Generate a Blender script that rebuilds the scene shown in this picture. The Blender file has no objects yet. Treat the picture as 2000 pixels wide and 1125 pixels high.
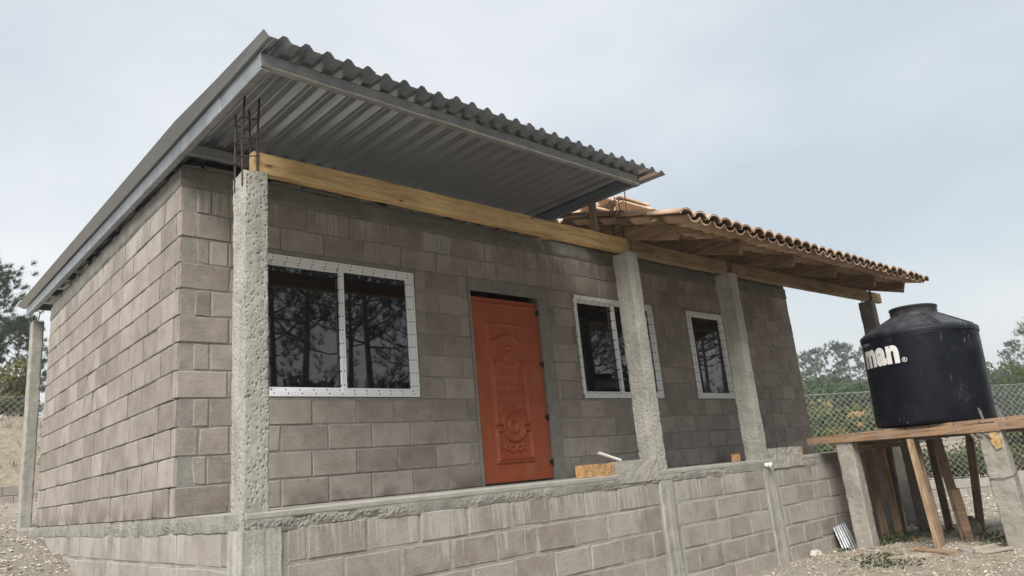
import bpy, math, random
import numpy as np
from mathutils import Vector, Matrix, noise as mnoise

# ------------------------------------------------------------------ camera, sky, sun, exposure
S = bpy.context.scene
C = S.collection
rad = math.radians
CAM = Vector((-1.8108, -5.8192, 0.0653))
cR = Vector((0.74443769, -0.66154089, -0.09042223))
cU = Vector((-0.10339582, -0.24800977, 0.96322399))
cF = Vector((0.65963765, 0.70771096, 0.25302838))
cam = bpy.data.cameras.new('camera')
cam.sensor_width = 36.0
cam.lens = 1407.7 / 2000 * 36
cam.clip_start = 0.05
cam.clip_end = 2000
camo = bpy.data.objects.new('camera', cam)
C.objects.link(camo)
camo.matrix_world = Matrix(((cR.x, cU.x, -cF.x, CAM.x), (cR.y, cU.y, -cF.y, CAM.y), (cR.z, cU.z, -cF.z, CAM.z), (0, 0, 0, 1)))
S.camera = camo

SUN_EL, SUN_AZ = 48.0, 213.0          # degrees; azimuth of the sun measured from +x towards +y
W = bpy.data.worlds.new('World')
S.world = W
W.use_nodes = True
wn, wl = W.node_tree.nodes, W.node_tree.links
wn.clear()
w_out = wn.new('ShaderNodeOutputWorld')
w_bg = wn.new('ShaderNodeBackground')
w_bg.inputs['Strength'].default_value = 0.071
w_sky = wn.new('ShaderNodeTexSky')
w_sky.sky_type = 'NISHITA'
w_sky.sun_disc = False
w_sky.sun_elevation = rad(SUN_EL)
w_sky.sun_rotation = rad(90 - SUN_AZ)
w_sky.dust_density = 4.0
w_sky.air_density = 1.3
w_tc = wn.new('ShaderNodeTexCoord')
w_map = wn.new('ShaderNodeMapping')
w_map.inputs['Scale'].default_value = (1.0, 1.0, 2.2)
w_noise = wn.new('ShaderNodeTexNoise')
w_noise.inputs['Scale'].default_value = 1.35
w_noise.inputs['Detail'].default_value = 5.0
w_noise.inputs['Roughness'].default_value = 0.5
w_ramp = wn.new('ShaderNodeValToRGB')
w_ramp.color_ramp.elements[0].position = 0.33
w_ramp.color_ramp.elements[0].color = (2.62, 2.94, 3.20, 1)
w_ramp.color_ramp.elements[1].position = 0.66
w_ramp.color_ramp.elements[1].color = (4.22, 4.26, 4.26, 1)
w_mix = wn.new('ShaderNodeMixRGB')
w_mix.inputs['Fac'].default_value = 0.86
wl.new(w_tc.outputs['Generated'], w_map.inputs['Vector'])
wl.new(w_map.outputs['Vector'], w_noise.inputs['Vector'])
wl.new(w_noise.outputs['Fac'], w_ramp.inputs['Fac'])
wl.new(w_sky.outputs['Color'], w_mix.inputs['Color1'])
wl.new(w_ramp.outputs['Color'], w_mix.inputs['Color2'])
wl.new(w_mix.outputs['Color'], w_bg.inputs['Color'])
wl.new(w_bg.outputs['Background'], w_out.inputs['Surface'])

sl = bpy.data.lights.new('sun', 'SUN')
sl.energy = 1.5
sl.angle = rad(34)
sl.color = (1.0, 0.97, 0.925)
so = bpy.data.objects.new('sun', sl)
C.objects.link(so)
sd = Vector((math.cos(rad(SUN_EL)) * math.cos(rad(SUN_AZ)), math.cos(rad(SUN_EL)) * math.sin(rad(SUN_AZ)), math.sin(rad(SUN_EL))))
so.rotation_euler = sd.to_track_quat('Z', 'Y').to_euler()
so.location = (-6, -8, 14)

S.cycles.diffuse_bounces = 2
S.cycles.volume_bounces = 0
S.view_settings.view_transform = 'Standard'
S.view_settings.look = 'None'
S.view_settings.gamma = 1.0
S.view_settings.exposure = 1.72
S.view_settings.use_curve_mapping = False

# ------------------------------------------------------------------ helpers
rnd = random.Random(11)


class NT:
    """small helper around a material's node tree"""
    def __init__(self, name, rough=0.9, spec=0.3, metal=0.0):
        self.m = bpy.data.materials.new(name)
        self.m.use_nodes = True
        self.n, self.l = self.m.node_tree.nodes, self.m.node_tree.links
        self.b = self.n['Principled BSDF']
        self.b.inputs['Roughness'].default_value = rough
        self.b.inputs['Specular IOR Level'].default_value = spec
        self.b.inputs['Metallic'].default_value = metal

    def new(self, t, **kw):
        n = self.n.new(t)
        for k, v in kw.items():
            setattr(n, k, v)
        return n

    def pos(self):
        return self.new('ShaderNodeNewGeometry').outputs['Position']

    def obj(self):
        return self.new('ShaderNodeTexCoord').outputs['Object']

    def mapping(self, vec, scale=(1, 1, 1), loc=(0, 0, 0), rot=(0, 0, 0)):
        m = self.new('ShaderNodeMapping')
        m.inputs['Scale'].default_value = scale
        m.inputs['Location'].default_value = loc
        m.inputs['Rotation'].default_value = rot
        self.l.new(vec, m.inputs['Vector'])
        return m.outputs['Vector']

    def noise(self, vec, scale, detail=3.0, rough=0.55, dist=0.0):
        n = self.new('ShaderNodeTexNoise')
        n.inputs['Scale'].default_value = scale
        n.inputs['Detail'].default_value = detail
        n.inputs['Roughness'].default_value = rough
        n.inputs['Distortion'].default_value = dist
        self.l.new(vec, n.inputs['Vector'])
        return n.outputs['Fac']

    def voro(self, vec, scale, feature='F1', rand=1.0):
        n = self.new('ShaderNodeTexVoronoi', feature=feature)
        n.inputs['Scale'].default_value = scale
        n.inputs['Randomness'].default_value = rand
        self.l.new(vec, n.inputs['Vector'])
        return n.outputs['Distance']

    def ramp(self, fac, stops):
        r = self.new('ShaderNodeValToRGB')
        e = r.color_ramp.elements
        while len(e) < len(stops):
            e.new(0.5)
        for el, (p, c) in zip(e, stops):
            el.position = p
            el.color = (c[0], c[1], c[2], 1) if not isinstance(c, (int, float)) else (c, c, c, 1)
        self.l.new(fac, r.inputs['Fac'])
        return r.outputs['Color']

    def math(self, op, a, b=None, c=None, clamp=False):
        m = self.new('ShaderNodeMath', operation=op, use_clamp=clamp)
        for i, v in enumerate((a, b, c)):
            if v is None:
                continue
            if isinstance(v, (int, float)):
                m.inputs[i].default_value = v
            else:
                self.l.new(v, m.inputs[i])
        return m.outputs[0]

    def mix(self, fac, a, b, mode='MIX'):
        m = self.new('ShaderNodeMixRGB', blend_type=mode)
        for k, v in (('Fac', fac), ('Color1', a), ('Color2', b)):
            if isinstance(v, (int, float)):
                m.inputs[k].default_value = v
            elif isinstance(v, tuple):
                m.inputs[k].default_value = (v[0], v[1], v[2], 1)
            else:
                self.l.new(v, m.inputs[k])
        return m.outputs['Color']

    def xyz(self, vec):
        s = self.new('ShaderNodeSeparateXYZ')
        self.l.new(vec, s.inputs[0])
        return s.outputs

    def random(self):
        return self.new('ShaderNodeObjectInfo').outputs['Random']

    def col(self, c):
        if isinstance(c, tuple):
            self.b.inputs['Base Color'].default_value = (c[0], c[1], c[2], 1)
        else:
            self.l.new(c, self.b.inputs['Base Color'])

    def rough(self, r):
        self.l.new(r, self.b.inputs['Roughness'])

    def bump(self, h, strength=0.5, dist=0.01):
        b = self.new('ShaderNodeBump')
        b.inputs['Strength'].default_value = strength
        b.inputs['Distance'].default_value = dist
        self.l.new(h, b.inputs['Height'])
        self.l.new(b.outputs['Normal'], self.b.inputs['Normal'])


def lerp3(a, b, t):
    return tuple(a[i] + (b[i] - a[i]) * t for i in range(3))


class MB:
    """collects faces for one mesh"""
    def __init__(self):
        self.v, self.f, self.mi, self.uv = [], [], [], None

    def add(self, verts, faces, mi=0):
        o = len(self.v)
        self.v += [tuple(x) for x in verts]
        self.f += [tuple(i + o for i in f) for f in faces]
        self.mi += [mi] * len(faces)

    def box(self, a, b, mi=0, jit=0.0, M=None):
        (x0, y0, z0), (x1, y1, z1) = a, b
        vs = [Vector(p) for p in ((x0, y0, z0), (x1, y0, z0), (x1, y1, z0), (x0, y1, z0), (x0, y0, z1), (x1, y0, z1), (x1, y1, z1), (x0, y1, z1))]
        if jit:
            vs = [v + Vector((rnd.uniform(-jit, jit), rnd.uniform(-jit, jit), rnd.uniform(-jit, jit))) for v in vs]
        if M is not None:
            vs = [M @ v for v in vs]
        self.add(vs, [(0, 3, 2, 1), (4, 5, 6, 7), (0, 1, 5, 4), (1, 2, 6, 5), (2, 3, 7, 6), (3, 0, 4, 7)], mi)

    def tube(self, pts, radii, n=6, cap=True, mi=0):
        pts = [Vector(p) for p in pts]
        if not isinstance(radii, (list, tuple)):
            radii = [radii] * len(pts)
        rings = []
        ref = None
        for i, p in enumerate(pts):
            t = (pts[min(i + 1, len(pts) - 1)] - pts[max(i - 1, 0)])
            t = t.normalized() if t.length > 1e-9 else Vector((0, 0, 1))
            if ref is None:
                ref = t.orthogonal().normalized()
            ref = (ref - t * ref.dot(t))
            ref = ref.normalized() if ref.length > 1e-6 else t.orthogonal().normalized()
            bn = t.cross(ref)
            rings.append([p + (ref * math.cos(2 * math.pi * k / n) + bn * math.sin(2 * math.pi * k / n)) * radii[i] for k in range(n)])
        vs = [v for r in rings for v in r]
        fs = []
        for i in range(len(rings) - 1):
            for k in range(n):
                fs.append((i * n + k, i * n + (k + 1) % n, (i + 1) * n + (k + 1) % n, (i + 1) * n + k))
        if cap:
            fs.append(tuple(range(n - 1, -1, -1)))
            fs.append(tuple((len(rings) - 1) * n + k for k in range(n)))
        self.add(vs, fs, mi)

    def beam(self, p, q, w, h, up=(0, 0, 1), mi=0, jit=0.0):
        """a timber of width w (sideways) and height h (along up) from p to q; p and q are on its centre line"""
        p, q = Vector(p), Vector(q)
        d = q - p
        L = d.length
        d.normalize()
        u = Vector(up)
        s = d.cross(u).normalized()
        u = s.cross(d)
        M = Matrix(((d.x, s.x, u.x, p.x), (d.y, s.y, u.y, p.y), (d.z, s.z, u.z, p.z), (0, 0, 0, 1)))
        self.box((0, -w / 2, -h / 2), (L, w / 2, h / 2), mi, jit, M)

    def mesh(self, name, mats, smooth=False):
        me = bpy.data.meshes.new(name)
        me.from_pydata(self.v, [], self.f)
        for m in (mats if isinstance(mats, (list, tuple)) else [mats]):
            me.materials.append(m)
        if any(self.mi):
            me.polygons.foreach_set('material_index', self.mi)
        if smooth:
            me.polygons.foreach_set('use_smooth', [True] * len(me.polygons))
        me.update()
        return me

    def build(self, name, mats, parent=None, smooth=False, bevel=0.0):
        o = bpy.data.objects.new(name, self.mesh(name, mats, smooth))
        C.objects.link(o)
        if parent is not None:
            o.parent = parent
        if bevel:
            b = o.modifiers.new('bevel', 'BEVEL')
            b.width = bevel
            b.segments = 2
            b.limit_method = 'ANGLE'
        return o


def empty(name, loc=(0, 0, 0), parent=None):
    o = bpy.data.objects.new(name, None)
    C.objects.link(o)
    o.location = loc
    o.empty_display_size = 0.2
    if parent is not None:
        o.parent = parent
    return o


def tag(o, label=None, cat=None, group=None, kind=None):
    for k, v in (('label', label), ('category', cat), ('group', group), ('kind', kind)):
        if v:
            o[k] = v
    return o


def link(name, me, parent=None, loc=(0, 0, 0), rot=(0, 0, 0), scale=(1, 1, 1)):
    o = bpy.data.objects.new(name, me)
    C.objects.link(o)
    o.location, o.rotation_euler, o.scale = loc, rot, scale
    if parent is not None:
        o.parent = parent
    return o


def grid_mesh(name, P, mats, smooth=True, close_u=False):
    """P: array (nu, nv, 3) -> mesh"""
    nu, nv = P.shape[:2]
    idx = np.arange(nu * nv).reshape(nu, nv)
    a = idx if close_u else idx[:-1]
    b = np.roll(idx, -1, axis=0) if close_u else idx[1:]
    F = np.stack([a[:, :-1], b[:, :-1], b[:, 1:], a[:, 1:]], -1).reshape(-1, 4)
    me = bpy.data.meshes.new(name)
    me.from_pydata(P.reshape(-1, 3).tolist(), [], F.tolist())
    for m in (mats if isinstance(mats, (list, tuple)) else [mats]):
        me.materials.append(m)
    if smooth:
        me.polygons.foreach_set('use_smooth', [True] * len(me.polygons))
    me.update()
    return me


_rs = np.random.RandomState(5)


def vnoise(shape_pts, scale, seed=0):
    """smooth value noise on an (N,2) array of points"""
    p = np.asarray(shape_pts) * scale + seed * 17.31
    i = np.floor(p).astype(np.int64)
    f = p - i
    f = f * f * (3 - 2 * f)

    def hsh(a, b):
        n = (a * 374761393 + b * 668265263 + seed * 974634777) & 0xffffffff
        n = ((n ^ (n >> 13)) * 1274126177) & 0xffffffff
        return ((n ^ (n >> 16)) & 0xffff) / 65535.0
    a, b = i[..., 0], i[..., 1]
    v = (hsh(a, b) * (1 - f[..., 0]) + hsh(a + 1, b) * f[..., 0]) * (1 - f[..., 1]) + (hsh(a, b + 1) * (1 - f[..., 0]) + hsh(a + 1, b + 1) * f[..., 0]) * f[..., 1]
    return v - 0.5


def fbm(p, scale, octs=4, seed=0, gain=0.5):
    r, a = 0.0, 1.0
    for k in range(octs):
        r = r + a * vnoise(p, scale * 2 ** k, seed + k)
        a *= gain
    return r

# ------------------------------------------------------------------ materials
def mat_block():
    t = NT('concrete_block', 0.95, 0.15)
    r = t.random()
    off = t.new('ShaderNodeVectorMath', operation='MULTIPLY_ADD')
    comb = t.new('ShaderNodeCombineXYZ')
    for i in range(3):
        t.l.new(r, comb.inputs[i])
    t.l.new(comb.outputs[0], off.inputs[0])
    off.inputs[1].default_value = (37, 91, 53)
    p = t.pos()
    t.l.new(p, off.inputs[2])
    v = off.outputs[0]
    base = t.ramp(r, [(0.0, (0.272, 0.236, 0.209)), (0.35, (0.318, 0.278, 0.247)), (0.7, (0.352, 0.309, 0.274)), (1.0, (0.40, 0.354, 0.315))])
    c = t.mix(1.0, base, t.ramp(t.noise(v, 5.0, 4, 0.6), [(0.25, 0.74), (0.5, 1.0), (0.76, 1.18)]), 'MULTIPLY')
    c = t.mix(0.8, c, t.ramp(t.noise(v, 190, 2, 0.7), [(0.3, 0.66), (0.5, 1.0), (0.72, 1.34)]), 'MULTIPLY')
    # lime drips under the ring beam and under the slab edge
    x, y, z = t.xyz(p)
    st = t.noise(t.mapping(p, (40, 40, 1.6)), 1.0, 3, 0.6)
    cl = t.noise(t.mapping(p, (2.6, 2.6, 0.5)), 1.0, 3)
    top = t.math('MULTIPLY', t.math('SUBTRACT', z, 2.15), 2.1, clamp=True)
    lowm = t.math('MULTIPLY', t.math('LESS_THAN', z, -0.05), t.math('MULTIPLY', t.math('ADD', z, 0.62), 1.9, clamp=True))
    both = t.math('ADD', top, lowm, clamp=True)
    s = t.math('ADD', t.math('MULTIPLY', both, 0.32), t.math('ADD', st, t.math('MULTIPLY', t.math('SUBTRACT', cl, 0.52), 1.15)))
    s = t.math('MULTIPLY', t.math('GREATER_THAN', both, 0.001), s)
    sm = t.ramp(s, [(0.77, 0.0), (0.85, 0.62)])
    c = t.mix(sm, c, (0.50, 0.485, 0.45))
    # mortar smeared over the edges of the block
    gx, gy, gz_ = t.xyz(t.new('ShaderNodeTexCoord').outputs['Generated'])
    ex = t.math('MULTIPLY', t.math('MINIMUM', gx, t.math('SUBTRACT', 1.0, gx)), 2.0)
    ez = t.math('MINIMUM', gz_, t.math('SUBTRACT', 1.0, gz_))
    ed = t.math('MINIMUM', ex, ez)
    sn = t.math('MULTIPLY', t.math('SUBTRACT', t.noise(v, 11, 4, 0.65), 0.47), 0.9)
    smear = t.math('MULTIPLY', t.math('SUBTRACT', sn, ed), 12.0, clamp=True)
    c = t.mix(t.math('MULTIPLY', smear, 0.5), c, (0.40, 0.385, 0.345))
    # patches of dried mortar film, and damp at the foot of the wall
    film = t.ramp(t.noise(v, 2.3, 4, 0.62, 0.4), [(0.6, 0.0), (0.78, 0.4)])
    c = t.mix(film, c, (0.44, 0.425, 0.385))
    wash = t.math('MULTIPLY', t.math('LESS_THAN', z, -0.05), t.ramp(t.noise(p, 3.4, 5, 0.66, 0.6), [(0.42, 0.0), (0.66, 0.6)]))
    c = t.mix(wash, c, (0.41, 0.40, 0.365))
    damp = t.math('MULTIPLY', t.math('MULTIPLY', t.math('SUBTRACT', 0.17, z), 7.0, clamp=True), t.math('GREATER_THAN', z, -0.02))
    damp = t.math('MULTIPLY', damp, t.ramp(t.noise(p, 3.1, 3, 0.5), [(0.45, 0.0), (0.56, 0.6)]))
    c = t.mix(damp, c, (0.13, 0.105, 0.092))
    t.col(c)
    h = t.math('ADD', t.noise(v, 210, 2, 0.7), t.math('MULTIPLY', t.noise(v, 32, 3, 0.6), 1.3))
    t.bump(h, 0.75, 0.006)
    return t.m


def mat_mortar(name='mortar', a=(0.27, 0.255, 0.228), b=(0.40, 0.38, 0.34)):
    t = NT(name, 0.97, 0.1)
    p = t.pos()
    c = t.ramp(t.noise(p, 7, 5, 0.6), [(0.3, a), (0.7, b)])
    c = t.mix(0.7, c, t.ramp(t.noise(p, 120, 3, 0.7), [(0.3, 0.7), (0.7, 1.25)]), 'MULTIPLY')
    t.col(c)
    t.bump(t.math('ADD', t.noise(p, 60, 4, 0.65), t.noise(p, 200, 2)), 0.9, 0.012)
    return t.m


def mat_concrete(name, a, b, streak=0.35, pits=True):
    t = NT(name, 0.94, 0.18)
    p = t.pos()
    c = t.ramp(t.noise(p, 4.5, 5, 0.62), [(0.28, a), (0.72, b)])
    st = t.noise(t.mapping(p, (20, 20, 0.7)), 1.0, 4, 0.6)
    c = t.mix(streak, c, t.ramp(st, [(0.32, 0.6), (0.5, 1.0), (0.7, 1.3)]), 'MULTIPLY')
    c = t.mix(0.75, c, t.ramp(t.noise(p, 110, 3, 0.7), [(0.3, 0.72), (0.7, 1.26)]), 'MULTIPLY')
    t.col(c)
    h = t.math('ADD', t.noise(p, 130, 3, 0.7), t.math('MULTIPLY', t.noise(p, 26, 4, 0.6), 1.6))
    if pits:
        h = t.math('SUBTRACT', h, t.ramp(t.voro(p, 75), [(0.08, 0.9), (0.25, 0.0)]))
    t.bump(h, 0.7, 0.005)
    return t.m


def mat_wood(name, a, b, scale=(2.2, 26, 26), knots=True, grey=0.0):
    """plank material; grain runs along local/world x unless the scale says otherwise"""
    t = NT(name, 0.78, 0.25)
    p = t.obj()
    r = t.random()
    comb = t.new('ShaderNodeCombineXYZ')
    for i in range(3):
        t.l.new(t.math('MULTIPLY', r, 13.7 + 7 * i), comb.inputs[i])
    off = t.new('ShaderNodeVectorMath', operation='ADD')
    t.l.new(p, off.inputs[0])
    t.l.new(comb.outputs[0], off.inputs[1])
    v = off.outputs[0]
    g = t.noise(t.mapping(v, scale), 1.0, 5, 0.62, 0.6)
    c = t.ramp(g, [(0.24, lerp3(a, (0, 0, 0), 0.35)), (0.36, a), (0.52, lerp3(a, b, 0.65)), (0.76, b)])
    c = t.mix(0.75, c, t.ramp(t.noise(v, 3.0, 4, 0.6), [(0.3, 0.72), (0.7, 1.2)]), 'MULTIPLY')
    if knots:
        kn = t.voro(t.mapping(v, tuple(3.2 if s < 10 else 8.0 for s in scale)), 1.0)
        c = t.mix(t.ramp(kn, [(0.045, 0.85), (0.12, 0.0)]), c, (0.06, 0.035, 0.018))
    if grey:
        c = t.mix(t.ramp(t.noise(v, 5, 4, 0.6), [(0.35, 0.0), (0.7, grey)]), c, (0.30, 0.28, 0.25))
    t.col(c)
    t.bump(t.math('ADD', g, t.noise(v, 90, 3)), 0.35, 0.006)
    return t.m


def mat_metal(name, c0, c1, rough=0.42, metal=0.85, spangle=60):
    t = NT(name, rough, 0.5, metal)
    p = t.pos()
    n = t.noise(p, 6, 4, 0.6)
    c = t.ramp(n, [(0.3, c0), (0.7, c1)])
    c = t.mix(0.5, c, t.ramp(t.voro(p, spangle), [(0.1, 0.8), (0.6, 1.15)]), 'MULTIPLY')
    t.col(c)
    t.rough(t.ramp(t.noise(p, 14, 4), [(0.3, rough - 0.1), (0.7, rough + 0.16)]))
    t.bump(t.noise(p, 9, 3), 0.12, 0.02)
    return t.m


def mat_plain(name, c, rough=0.8, spec=0.3, metal=0.0, var=0.25, scale=30, bump=0.3, bd=0.004):
    t = NT(name, rough, spec, metal)
    p = t.pos()
    k = t.ramp(t.noise(p, scale, 4, 0.6), [(0.3, 1 - var), (0.7, 1 + var)])
    t.col(t.mix(1.0, k, c, 'MULTIPLY'))
    if bump:
        t.bump(t.noise(p, scale * 3, 3), bump, bd)
    return t.m


def mat_leaf(name, a, b, rough=0.6, trans=0.25):
    t = NT(name, rough, 0.25)
    p = t.pos()
    c = t.ramp(t.noise(p, 1.4, 3, 0.6), [(0.3, a), (0.7, b)])
    c = t.mix(0.6, c, t.ramp(t.random(), [(0.0, 0.75), (1.0, 1.25)]), 'MULTIPLY')
    t.col(c)
    tr = t.new('ShaderNodeBsdfTranslucent')
    t.l.new(c, tr.inputs['Color'])
    mx = t.new('ShaderNodeMixShader')
    mx.inputs[0].default_value = trans
    out = t.n['Material Output']
    t.l.new(t.b.outputs[0], mx.inputs[1])
    t.l.new(tr.outputs[0], mx.inputs[2])
    t.l.new(mx.outputs[0], out.inputs['Surface'])
    return t.m


def mat_tile():
    t = NT('fired_clay', 0.88, 0.2)
    p = t.pos()
    r = t.random()
    c = t.ramp(r, [(0.0, (0.42, 0.275, 0.18)), (0.5, (0.55, 0.385, 0.262)), (1.0, (0.65, 0.49, 0.355))])
    c = t.mix(0.8, c, t.ramp(t.noise(p, 9, 4, 0.6), [(0.3, 0.72), (0.7, 1.2)]), 'MULTIPLY')
    c = t.mix(t.ramp(t.noise(p, 5, 4, 0.6), [(0.58, 0.0), (0.75, 0.35)]), c, (0.52, 0.45, 0.36))
    t.col(c)
    t.bump(t.noise(p, 90, 3), 0.4, 0.004)
    return t.m


def mat_film():
    """white window profile under its printed protective film; uv is in metres along and 0..1 across"""
    t = NT('pvc_profile_film', 0.35, 0.45)
    uv = t.new('ShaderNodeTexCoord').outputs['UV']
    u, v, _ = t.xyz(uv)
    # two staggered rows of print
    vv = v
    uu = t.math('FRACT', t.math('DIVIDE', u, 0.128))

    def band(x, a, b):
        return t.math('MULTIPLY', t.math('GREATER_THAN', x, a), t.math('LESS_THAN', x, b))
    sq = t.math('MULTIPLY', band(uu, 0.03, 0.12), band(vv, 0.36, 0.66))
    ln = t.math('MULTIPLY', band(uu, 0.22, 0.94), t.math('ADD', band(vv, 0.24, 0.36), band(vv, 0.62, 0.72)))
    brk = t.math('GREATER_THAN', t.noise(t.mapping(uv, (170, 6, 1)), 1.0, 1), 0.42)
    ln = t.math('MULTIPLY', ln, brk)
    c = t.mix(sq, (0.86, 0.87, 0.88), (0.03, 0.04, 0.13))
    c = t.mix(t.math('MULTIPLY', ln, 0.3), c, (0.15, 0.17, 0.26))
    t.col(c)
    return t.m


def mat_glass():
    t = NT('tinted_glass', 0.015, 0.5)
    t.col((0.004, 0.0045, 0.007))
    t.b.inputs['IOR'].default_value = 1.85
    p = t.pos()
    t.bump(t.noise(p, 0.9, 2), 0.02, 0.02)
    return t.m


M = {}
M['block'] = mat_block()
M['mortar'] = mat_mortar()
M['mortar_dark'] = mat_mortar('dark_mortar', (0.075, 0.068, 0.06), (0.15, 0.138, 0.12))  # darker mortar colour that draws the joints of the left wall
M['mortar_light'] = mat_mortar('mortar_light', (0.34, 0.325, 0.285), (0.50, 0.48, 0.43))
M['column'] = mat_concrete('cast_concrete', (0.29, 0.28, 0.245), (0.46, 0.445, 0.395), 0.35)
M['pilaster'] = mat_concrete('poured_concrete', (0.30, 0.29, 0.255), (0.47, 0.455, 0.405), 0.6)
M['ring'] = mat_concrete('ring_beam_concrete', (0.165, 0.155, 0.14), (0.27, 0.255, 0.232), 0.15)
M['stand_post'] = mat_concrete('weathered_post_concrete', (0.26, 0.24, 0.205), (0.42, 0.395, 0.345), 0.2)
M['render'] = mat_mortar('jamb_render', (0.27, 0.26, 0.235), (0.37, 0.355, 0.325))
M['slab'] = mat_concrete('slab_concrete', (0.30, 0.285, 0.25), (0.44, 0.42, 0.375), 0.0, False)
M['rough'] = mat_mortar('honeycombed_concrete', (0.26, 0.245, 0.215), (0.44, 0.42, 0.375))
M['beam'] = mat_wood('new_pine_timber', (0.36, 0.225, 0.095), (0.60, 0.425, 0.21))
M['aged_shaded_beam'] = mat_wood('aged_shaded_timber', (0.17, 0.115, 0.065), (0.36, 0.26, 0.155))  # weathered timber, with the shade under the tiles put into its colour
M['rafter_wood'] = mat_wood('rafter_timber', (0.14, 0.088, 0.048), (0.31, 0.21, 0.12), (26, 2.2, 26))
M['plank'] = mat_wood('weathered_plank', (0.17, 0.095, 0.05), (0.38, 0.235, 0.13), (26, 2.2, 26), True, 0.4)
M['prop'] = mat_wood('prop_timber', (0.22, 0.14, 0.075), (0.46, 0.32, 0.19), (26, 26, 2.2), True, 0.35)
M['old_prop'] = mat_wood('old_prop_timber', (0.10, 0.066, 0.042), (0.25, 0.17, 0.11), (26, 26, 2.2), True, 0.3)
M['board'] = mat_wood('grey_board', (0.28, 0.235, 0.175), (0.50, 0.44, 0.35), (2.2, 26, 26), False, 0.5)
M['steel'] = mat_metal('galvanised_steel', (0.30, 0.315, 0.325), (0.47, 0.49, 0.50), 0.42, 0.8)
M['sheet'] = mat_plain('zinc_sheet', (0.41, 0.44, 0.48), 0.30, 0.5, 0.85, 0.04, 4, 0)
M['steel_primer'] = mat_plain('grey_primer_steel', (0.16, 0.175, 0.20), 0.55, 0.4, 0.3)
M['rebar'] = mat_plain('rusty_rebar', (0.085, 0.058, 0.046), 0.8, 0.35, 0.4, 0.4, 60)
M['rebar_grey'] = mat_plain('mortared_rebar', (0.22, 0.20, 0.18), 0.9, 0.2, 0.0, 0.4, 60)
M['tile'] = mat_tile()
M['film'] = mat_film()
M['glass'] = mat_glass()
M['pvc'] = mat_plain('white_pvc', (0.80, 0.79, 0.76), 0.4, 0.5, 0, 0.06)
M['brick'] = mat_plain('clay_brick', (0.47, 0.285, 0.135), 0.92, 0.15, 0, 0.35, 22, 0.7, 0.006)
M['dark'] = mat_plain('dark_steel', (0.03, 0.028, 0.027), 0.7, 0.4, 0.2, 0.2, 40)
M['wire'] = mat_plain('galvanised_wire', (0.50, 0.51, 0.50), 0.5, 0.5, 0.3, 0.1)
M['post'] = mat_plain('galvanised_post', (0.46, 0.48, 0.49), 0.45, 0.5, 0.5, 0.12)

# ------------------------------------------------------------------ terrain
CP = np.array([
    (0, -1.5, -1.25), (3, -1.5, -1.22), (5.3, -1.4, -1.148), (6.3, -1.4, -1.15), (7.5, -1.5, -1.17), (7.45, -2.0, -1.16), (7.2, -2.6, -1.15), (6.8, -3.4, -1.15),
    (9.7, -1.3, -1.2), (8.5, -2.5, -1.17), (-1.8, -5.8, -1.6), (2, -4, -1.45), (5, -3.5, -1.25), (5.7, -2.4, -1.17), (5.8, -3.3, -1.17),
    (-.3, -1.4, -1.28), (-.25, 0, -1.15), (-.2, 1.5, -.85), (-.15, 2.9, -.50), (-.15, 3.36, -.39), (-.1, 3.85, -.27), (-.1, 4.96, -.13), (-.1, 5.83, -.10), (-.1, 7, 0.0),
    (2, 7, 0.0), (-1.2, 1.5, -.95), (-1.3, 3, -.62), (-1.5, 4.5, -.3), (-2, 6, -.1), (-4, 3, -.7), (-1.0, 9, .22), (0.7, 12.6, .45), (-4, 13, .45), (6, 12.6, .3),
    (1, 13.6, .62), (1.1, 15.2, 1.4), (1.3, 17.5, 2.5), (1.5, 22, 3.3), (-6, 18, 2.5), (-6, 14, .7), (8, 18, 1.2), (3, 30, 3.6), (-8, 30, 4.2),
    (14, 1.6, -1.05), (16.2, .4, -1.17), (17.3, -1.3, -1.3), (12, -1, -1.15), (12, 4, -.95), (20, -3, -1.4), (25, 5, -1.2), (18, 8, -.8), (40, 12, -.6), (28, -6, -1.6),
    (0, -15, -1.9), (12, -15, -1.7), (25, -20, -1.6), (-15, -10, -1.8), (60, 25, -.5), (3, 2.5, -.7), (8, 3, -.8)])


def ground_z(x, y):
    x, y = np.asarray(x, float), np.asarray(y, float)
    d2 = (x[..., None] - CP[:, 0]) ** 2 + (y[..., None] - CP[:, 1]) ** 2
    w = 1.0 / (d2 + 0.02) ** 1.9
    z = (w * CP[:, 2]).sum(-1) / w.sum(-1)
    far = np.clip((np.hypot(x - 4, y - 2) - 45) / 60, 0, 1)
    far = far * far * (3 - 2 * far)
    z = z * (1 - far) + (-0.3) * far
    p = np.stack([x, y], -1)
    return z


def gz(x, y):
    return float(ground_z(np.array([x]), np.array([y]))[0])


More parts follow.
